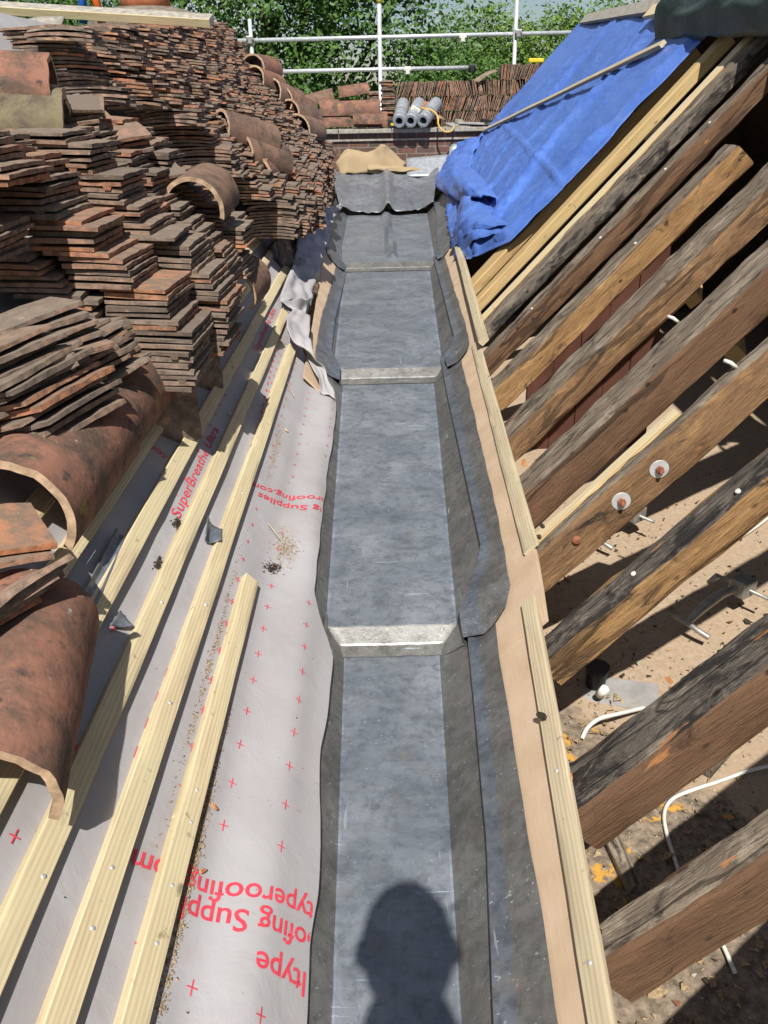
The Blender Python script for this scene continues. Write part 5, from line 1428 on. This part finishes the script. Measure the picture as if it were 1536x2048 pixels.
# ------------------------------------------------------------------ trees
def tree(name, base, blobs, nclump, nleaf, leaf, mat, label, group, seed, trunk=.25, fill=.35):
    rnd_ = random.Random(seed)
    e = empty(name, base); tag(e, label, 'tree', group)
    verts, faces = [], []
    tot = sum(b[3]*b[4]*b[5] for b in blobs)
    for (cx, cy, cz, rx, ry, rz_) in blobs:
        nc = max(3, int(nclump*rx*ry*rz_/tot))
        for _ in range(nc):
            d = Vector((rnd_.gauss(0, 1), rnd_.gauss(0, 1), rnd_.gauss(0, 1))).normalized()
            rr = (fill + (1-fill)*rnd_.random()**.5) * (1+.16*nz(d.x*2.2+seed, d.y*2.2, d.z*2.2))
            c_ = Vector((cx+d.x*rx*rr, cy+d.y*ry*rr, cz+d.z*rz_*rr))
            cs = (leaf+.06)*rnd_.uniform(1.9, 4.2)
            for _ in range(nleaf):
                o_ = Vector((rnd_.gauss(0, .5), rnd_.gauss(0, .5), rnd_.gauss(0, .36)))*cs
                p = c_+o_
                nrm = (Vector((rnd_.gauss(0, .7), rnd_.gauss(0, .7)-.25, rnd_.gauss(.75, .5))) + d*.5).normalized()
                u = nrm.orthogonal().normalized(); u = Matrix.Rotation(rnd_.uniform(0, 6.28), 3, nrm) @ u; w_ = nrm.cross(u)
                s_ = leaf*rnd_.uniform(.55, 1.15)
                b_ = len(verts)
                verts += [tuple(p-u*s_*.55), tuple(p+w_*s_*.30+nrm*s_*.06), tuple(p+u*s_*.55), tuple(p-w_*s_*.30+nrm*s_*.06)]
                faces.append((b_, b_+1, b_+2, b_+3))
    me = bpy.data.meshes.new('crown'); me.from_pydata(verts, [], faces); me.materials.append(mat); me.update()
    child('crown', me, e)
    bm = bmesh.new()
    cz = max(b[2] for b in blobs)
    b0 = blobs[0]
    add_tube(bm, catmull([base, Vector((base[0]+.1, base[1], (base[2]+cz)*.5)), Vector((b0[0], b0[1], cz))], 5), trunk, 10, rfn=lambda f: trunk*(1.25-f*.95))
    for b in blobs:
        st_ = Vector((base[0], base[1], base[2]+(b[2]-base[2])*.45))
        add_tube(bm, catmull([st_, st_.lerp(Vector(b[:3]), .5)+Vector((0, 0, .3)), Vector(b[:3])], 4), trunk*.4, 7, rfn=lambda f: trunk*(.45-f*.35))
    child('trunk', from_bm(bm, 'trunk', MT['bark']), e)
GT = 'trees beyond the scaffold'
tree('broadleaf_tree', Vector((-2.4, 24, -6.5)), [(-2.6, 24, 3.4, 3.6, 3.0, 4.2), (-5.6, 24.5, 2.6, 3.0, 2.6, 3.8), (.2, 23.6, 2.2, 2.4, 2.4, 3.4), (-.9, 23.2, 5.6, 2.4, 2.2, 2.6), (-3.5, 23, -.6, 3.8, 2.4, 3.0), (1.3, 24, 4.2, 1.2, 1.4, 1.9), (.0, 23.0, -.8, 2.4, 2, 2.2)],
     640, 95, .165, MT['leafA'], 'large deep green tree filling the upper left behind the scaffold', GT, 3, .3)
tree('broadleaf_tree', Vector((-9.5, 27, -6.5)), [(-9.5, 27, 3.2, 3.4, 3, 4.6), (-7.2, 26, .5, 3, 2.4, 3.2)], 320, 80, .17, MT['leafA'], 'dark green tree at the upper left corner behind the chimney', GT, 4, .3)
tree('broadleaf_tree', Vector((4.6, 38, -6.5)), [(4.6, 38, 1.9, 2.1, 2, 2.7), (6.0, 38.5, 1.7, 1.8, 1.8, 2.3), (4.0, 38, .8, 3.0, 2, 2.2)], 320, 64, .20, MT['leafB'], 'lighter green round tree between the middle and right poles', GT, 5, .25)
tree('broadleaf_tree', Vector((8.4, 40, -6.5)), [(8.2, 40, 2.1, 2.3, 2, 2.5), (10.2, 40.5, 1.9, 1.9, 2, 2.6), (7.6, 40, 1.0, 3, 2, 2.2)], 320, 64, .21, MT['leafB'], 'lighter green tree behind the right scaffold pole', GT, 6, .25)
tree('broadleaf_tree', Vector((12.8, 43, -6.5)), [(12.8, 43, 2.9, 2.4, 2, 2.8), (15, 43, 3.4, 2.2, 2, 2.8), (12.4, 43, 1.0, 3, 2, 2.6)], 280, 64, .22, MT['leafB'], 'pale green tree rising above the blue tarpaulin', GT, 7, .25)
tree('bush', Vector((3.2, 31, -6.5)), [(3.0, 31, .3, 2.6, 2, 2.6), (5.4, 32, .0, 2.6, 2, 2.4), (8.6, 33, -.2, 3.2, 2, 2.4)], 280, 64, .18, MT['leafA'], 'darker bushy growth below the lighter trees', GT, 8, .2)

# ------------------------------------------------------------------ the photographer, standing behind the camera; only the shadow shows
HC = CAM - LIGHT*.31
def skin_body(name, nodes, edges, mats, sub=2, mfn=None):
    me = bpy.data.meshes.new(name); me.from_pydata([n_[0] for n_ in nodes], edges, []); ob = bpy.data.objects.new(name+'_tmp', me); COL.objects.link(ob)
    md = ob.modifiers.new('skin', 'SKIN'); md.use_smooth_shade = True
    for k, n_ in enumerate(nodes): me.skin_vertices[0].data[k].radius = (n_[1], n_[2] if len(n_) > 2 else n_[1])
    me.skin_vertices[0].data[0].use_root = True
    sd = ob.modifiers.new('sub', 'SUBSURF'); sd.levels = sub; sd.render_levels = sub
    dg = bpy.context.evaluated_depsgraph_get(); dg.update()
    out = bpy.data.meshes.new_from_object(ob.evaluated_get(dg)); out.name = name
    bpy.data.objects.remove(ob); bpy.data.meshes.remove(me)
    out.materials.clear()
    for m in mats: out.materials.append(m)
    for p in out.polygons:
        p.use_smooth = True
        if mfn: p.material_index = mfn(p.center)
    return out
hx, hy, hz = HC
by = hy-.08
nodes = [((hx, by, .92), .13, .11), ((hx, by, 1.10), .13, .10), ((hx, by-.02, 1.28), .15, .11), ((hx, by-.01, 1.40), .09, .08), ((hx, by+.02, 1.47), .072, .066), ((hx, hy-.02, 1.53), .07, .068),
         ((hx-.17, by-.03, 1.375), .058), ((hx-.23, by-.10, 1.12), .045), ((hx-.16, by+.10, 1.02), .034), ((hx-.10, by+.16, 1.04), .028),
         ((hx+.17, by-.03, 1.375), .058), ((hx+.23, by-.10, 1.12), .045), ((hx+.16, by+.10, 1.02), .034), ((hx+.10, by+.16, 1.04), .028),
         ((hx-.085, by, .82), .085), ((hx-.09, by+.01, .46), .058), ((hx-.09, by-.03, .09), .042), ((hx-.09, by+.10, .035), .034),
         ((hx+.085, by, .82), .085), ((hx+.09, by+.01, .46), .058), ((hx+.09, by-.03, .09), .042), ((hx+.09, by+.10, .035), .034)]
edges = [(0, 1), (1, 2), (2, 3), (3, 4), (4, 5), (3, 6), (6, 7), (7, 8), (8, 9), (3, 10), (10, 11), (11, 12), (12, 13), (0, 14), (14, 15), (15, 16), (16, 17), (0, 18), (18, 19), (19, 20), (20, 21)]
pe = empty('person', (hx, by, 0)); tag(pe, 'person standing in the gutter taking the picture, seen only as a head shadow', 'person')
def mf(c_): return 2 if c_.z < .93 else (0 if (c_.z > 1.45 or (c_.z < 1.12 and abs(c_.x-hx) > .06 and c_.y > by+.06)) else 1)
child('body', skin_body('body', nodes, edges, [MT['skin'], MT['shirt'], MT['trouser']], 2, mf), pe)
bm = bmesh.new(); bmesh.ops.create_icosphere(bm, subdivisions=4, radius=1)
for v in bm.verts:
    c_ = v.co.copy(); x_, y_, z_ = c_
    r_ = Vector((x_*.076, y_*.096, z_*.112))
    if z_ < 0: r_.x *= 1-.22*z_*z_; r_.y *= 1-.12*z_*z_
    if y_ > .6: r_.y -= .012*(y_-.6)/.4*(1 if z_ > -.6 else .3)
    r_.y += .024*math.exp(-((x_/.16)**2+((z_+.12)/.2)**2))*(1 if y_ > 0 else 0)       # nose
    r_.y -= .006*math.exp(-(((abs(x_)-.4)/.16)**2+((z_-.08)/.12)**2))*(1 if y_ > 0 else 0)  # eye hollows
    r_.y += .005*math.exp(-((x_/.3)**2+((z_+.48)/.08)**2))*(1 if y_ > 0 else 0)       # lips
    v.co = HC + r_
me = from_bm(bm, 'head', MT['skin'], True); hd = child('head', me, pe)
for s_ in (-1, 1):
    bm = bmesh.new(); bmesh.ops.create_uvsphere(bm, u_segments=14, v_segments=10, radius=1)
    for v in bm.verts: v.co = HC + Vector((s_*.080+v.co.x*.014, -.008+v.co.y*.020, -.010+v.co.z*.033))
    child('ear', from_bm(bm, 'ear', MT['skin'], True), pe)
    bm = bmesh.new(); bmesh.ops.create_uvsphere(bm, u_segments=12, v_segments=8, radius=.011)
    for v in bm.verts: v.co = HC + Vector((s_*.031, .078, .008)) + v.co
    child('eye', from_bm(bm, 'eye', MT['eye'], True), pe)
    # hand: palm with four fingers and a thumb
    pc = Vector((hx+s_*.10, by+.16, 1.04))
    bm = bmesh.new(); add_tube(bm, catmull([pc+Vector((s_*.01, -.01, 0)), pc+Vector((-s_*.02, .02, .02)), pc+Vector((-s_*.04, .03, .05))], 4), .03, 10, rfn=lambda f: .026+.008*math.sin(math.pi*f))
    for k in range(4):
        b0 = pc+Vector((-s_*.045+.0*k, .015+.010*k-.01, .055-.006*k))
        add_tube(bm, catmull([b0, b0+Vector((-s_*.022, .012, .02-.004*k)), b0+Vector((-s_*.045, .006, .014-.004*k)), b0+Vector((-s_*.052, -.008, .0))], 3), .008, 8, rfn=lambda f: .0088-.002*f)
    b0 = pc+Vector((-s_*.01, -.012, .03)); add_tube(bm, catmull([b0, b0+Vector((-s_*.015, -.012, .028)), b0+Vector((-s_*.035, -.014, .045))], 3), .010, 8, rfn=lambda f: .0105-.002*f)
    child('hand', from_bm(bm, 'hand', MT['skin'], True), pe)
bm = bmesh.new(); bmesh.ops.create_icosphere(bm, subdivisions=4, radius=1)
kill = []
for v in bm.verts:
    x_, y_, z_ = v.co
    if z_ < -.25-.2*(y_ < 0) or (y_ > .55 and z_ < .5) or (y_ > .2 and z_ < .0): kill.append(v)
    v.co = HC + Vector((x_*.082, y_*.103-.003, z_*.119+.003)) + Vector((x_, y_, z_))*.003*nz(x_*9, y_*9, z_*9)
bmesh.ops.delete(bm, geom=kill, context='VERTS')
bmesh.ops.solidify(bm, geom=bm.faces[:], thickness=.004)
child('hair', from_bm(bm, 'hair', MT['hair'], True), pe)
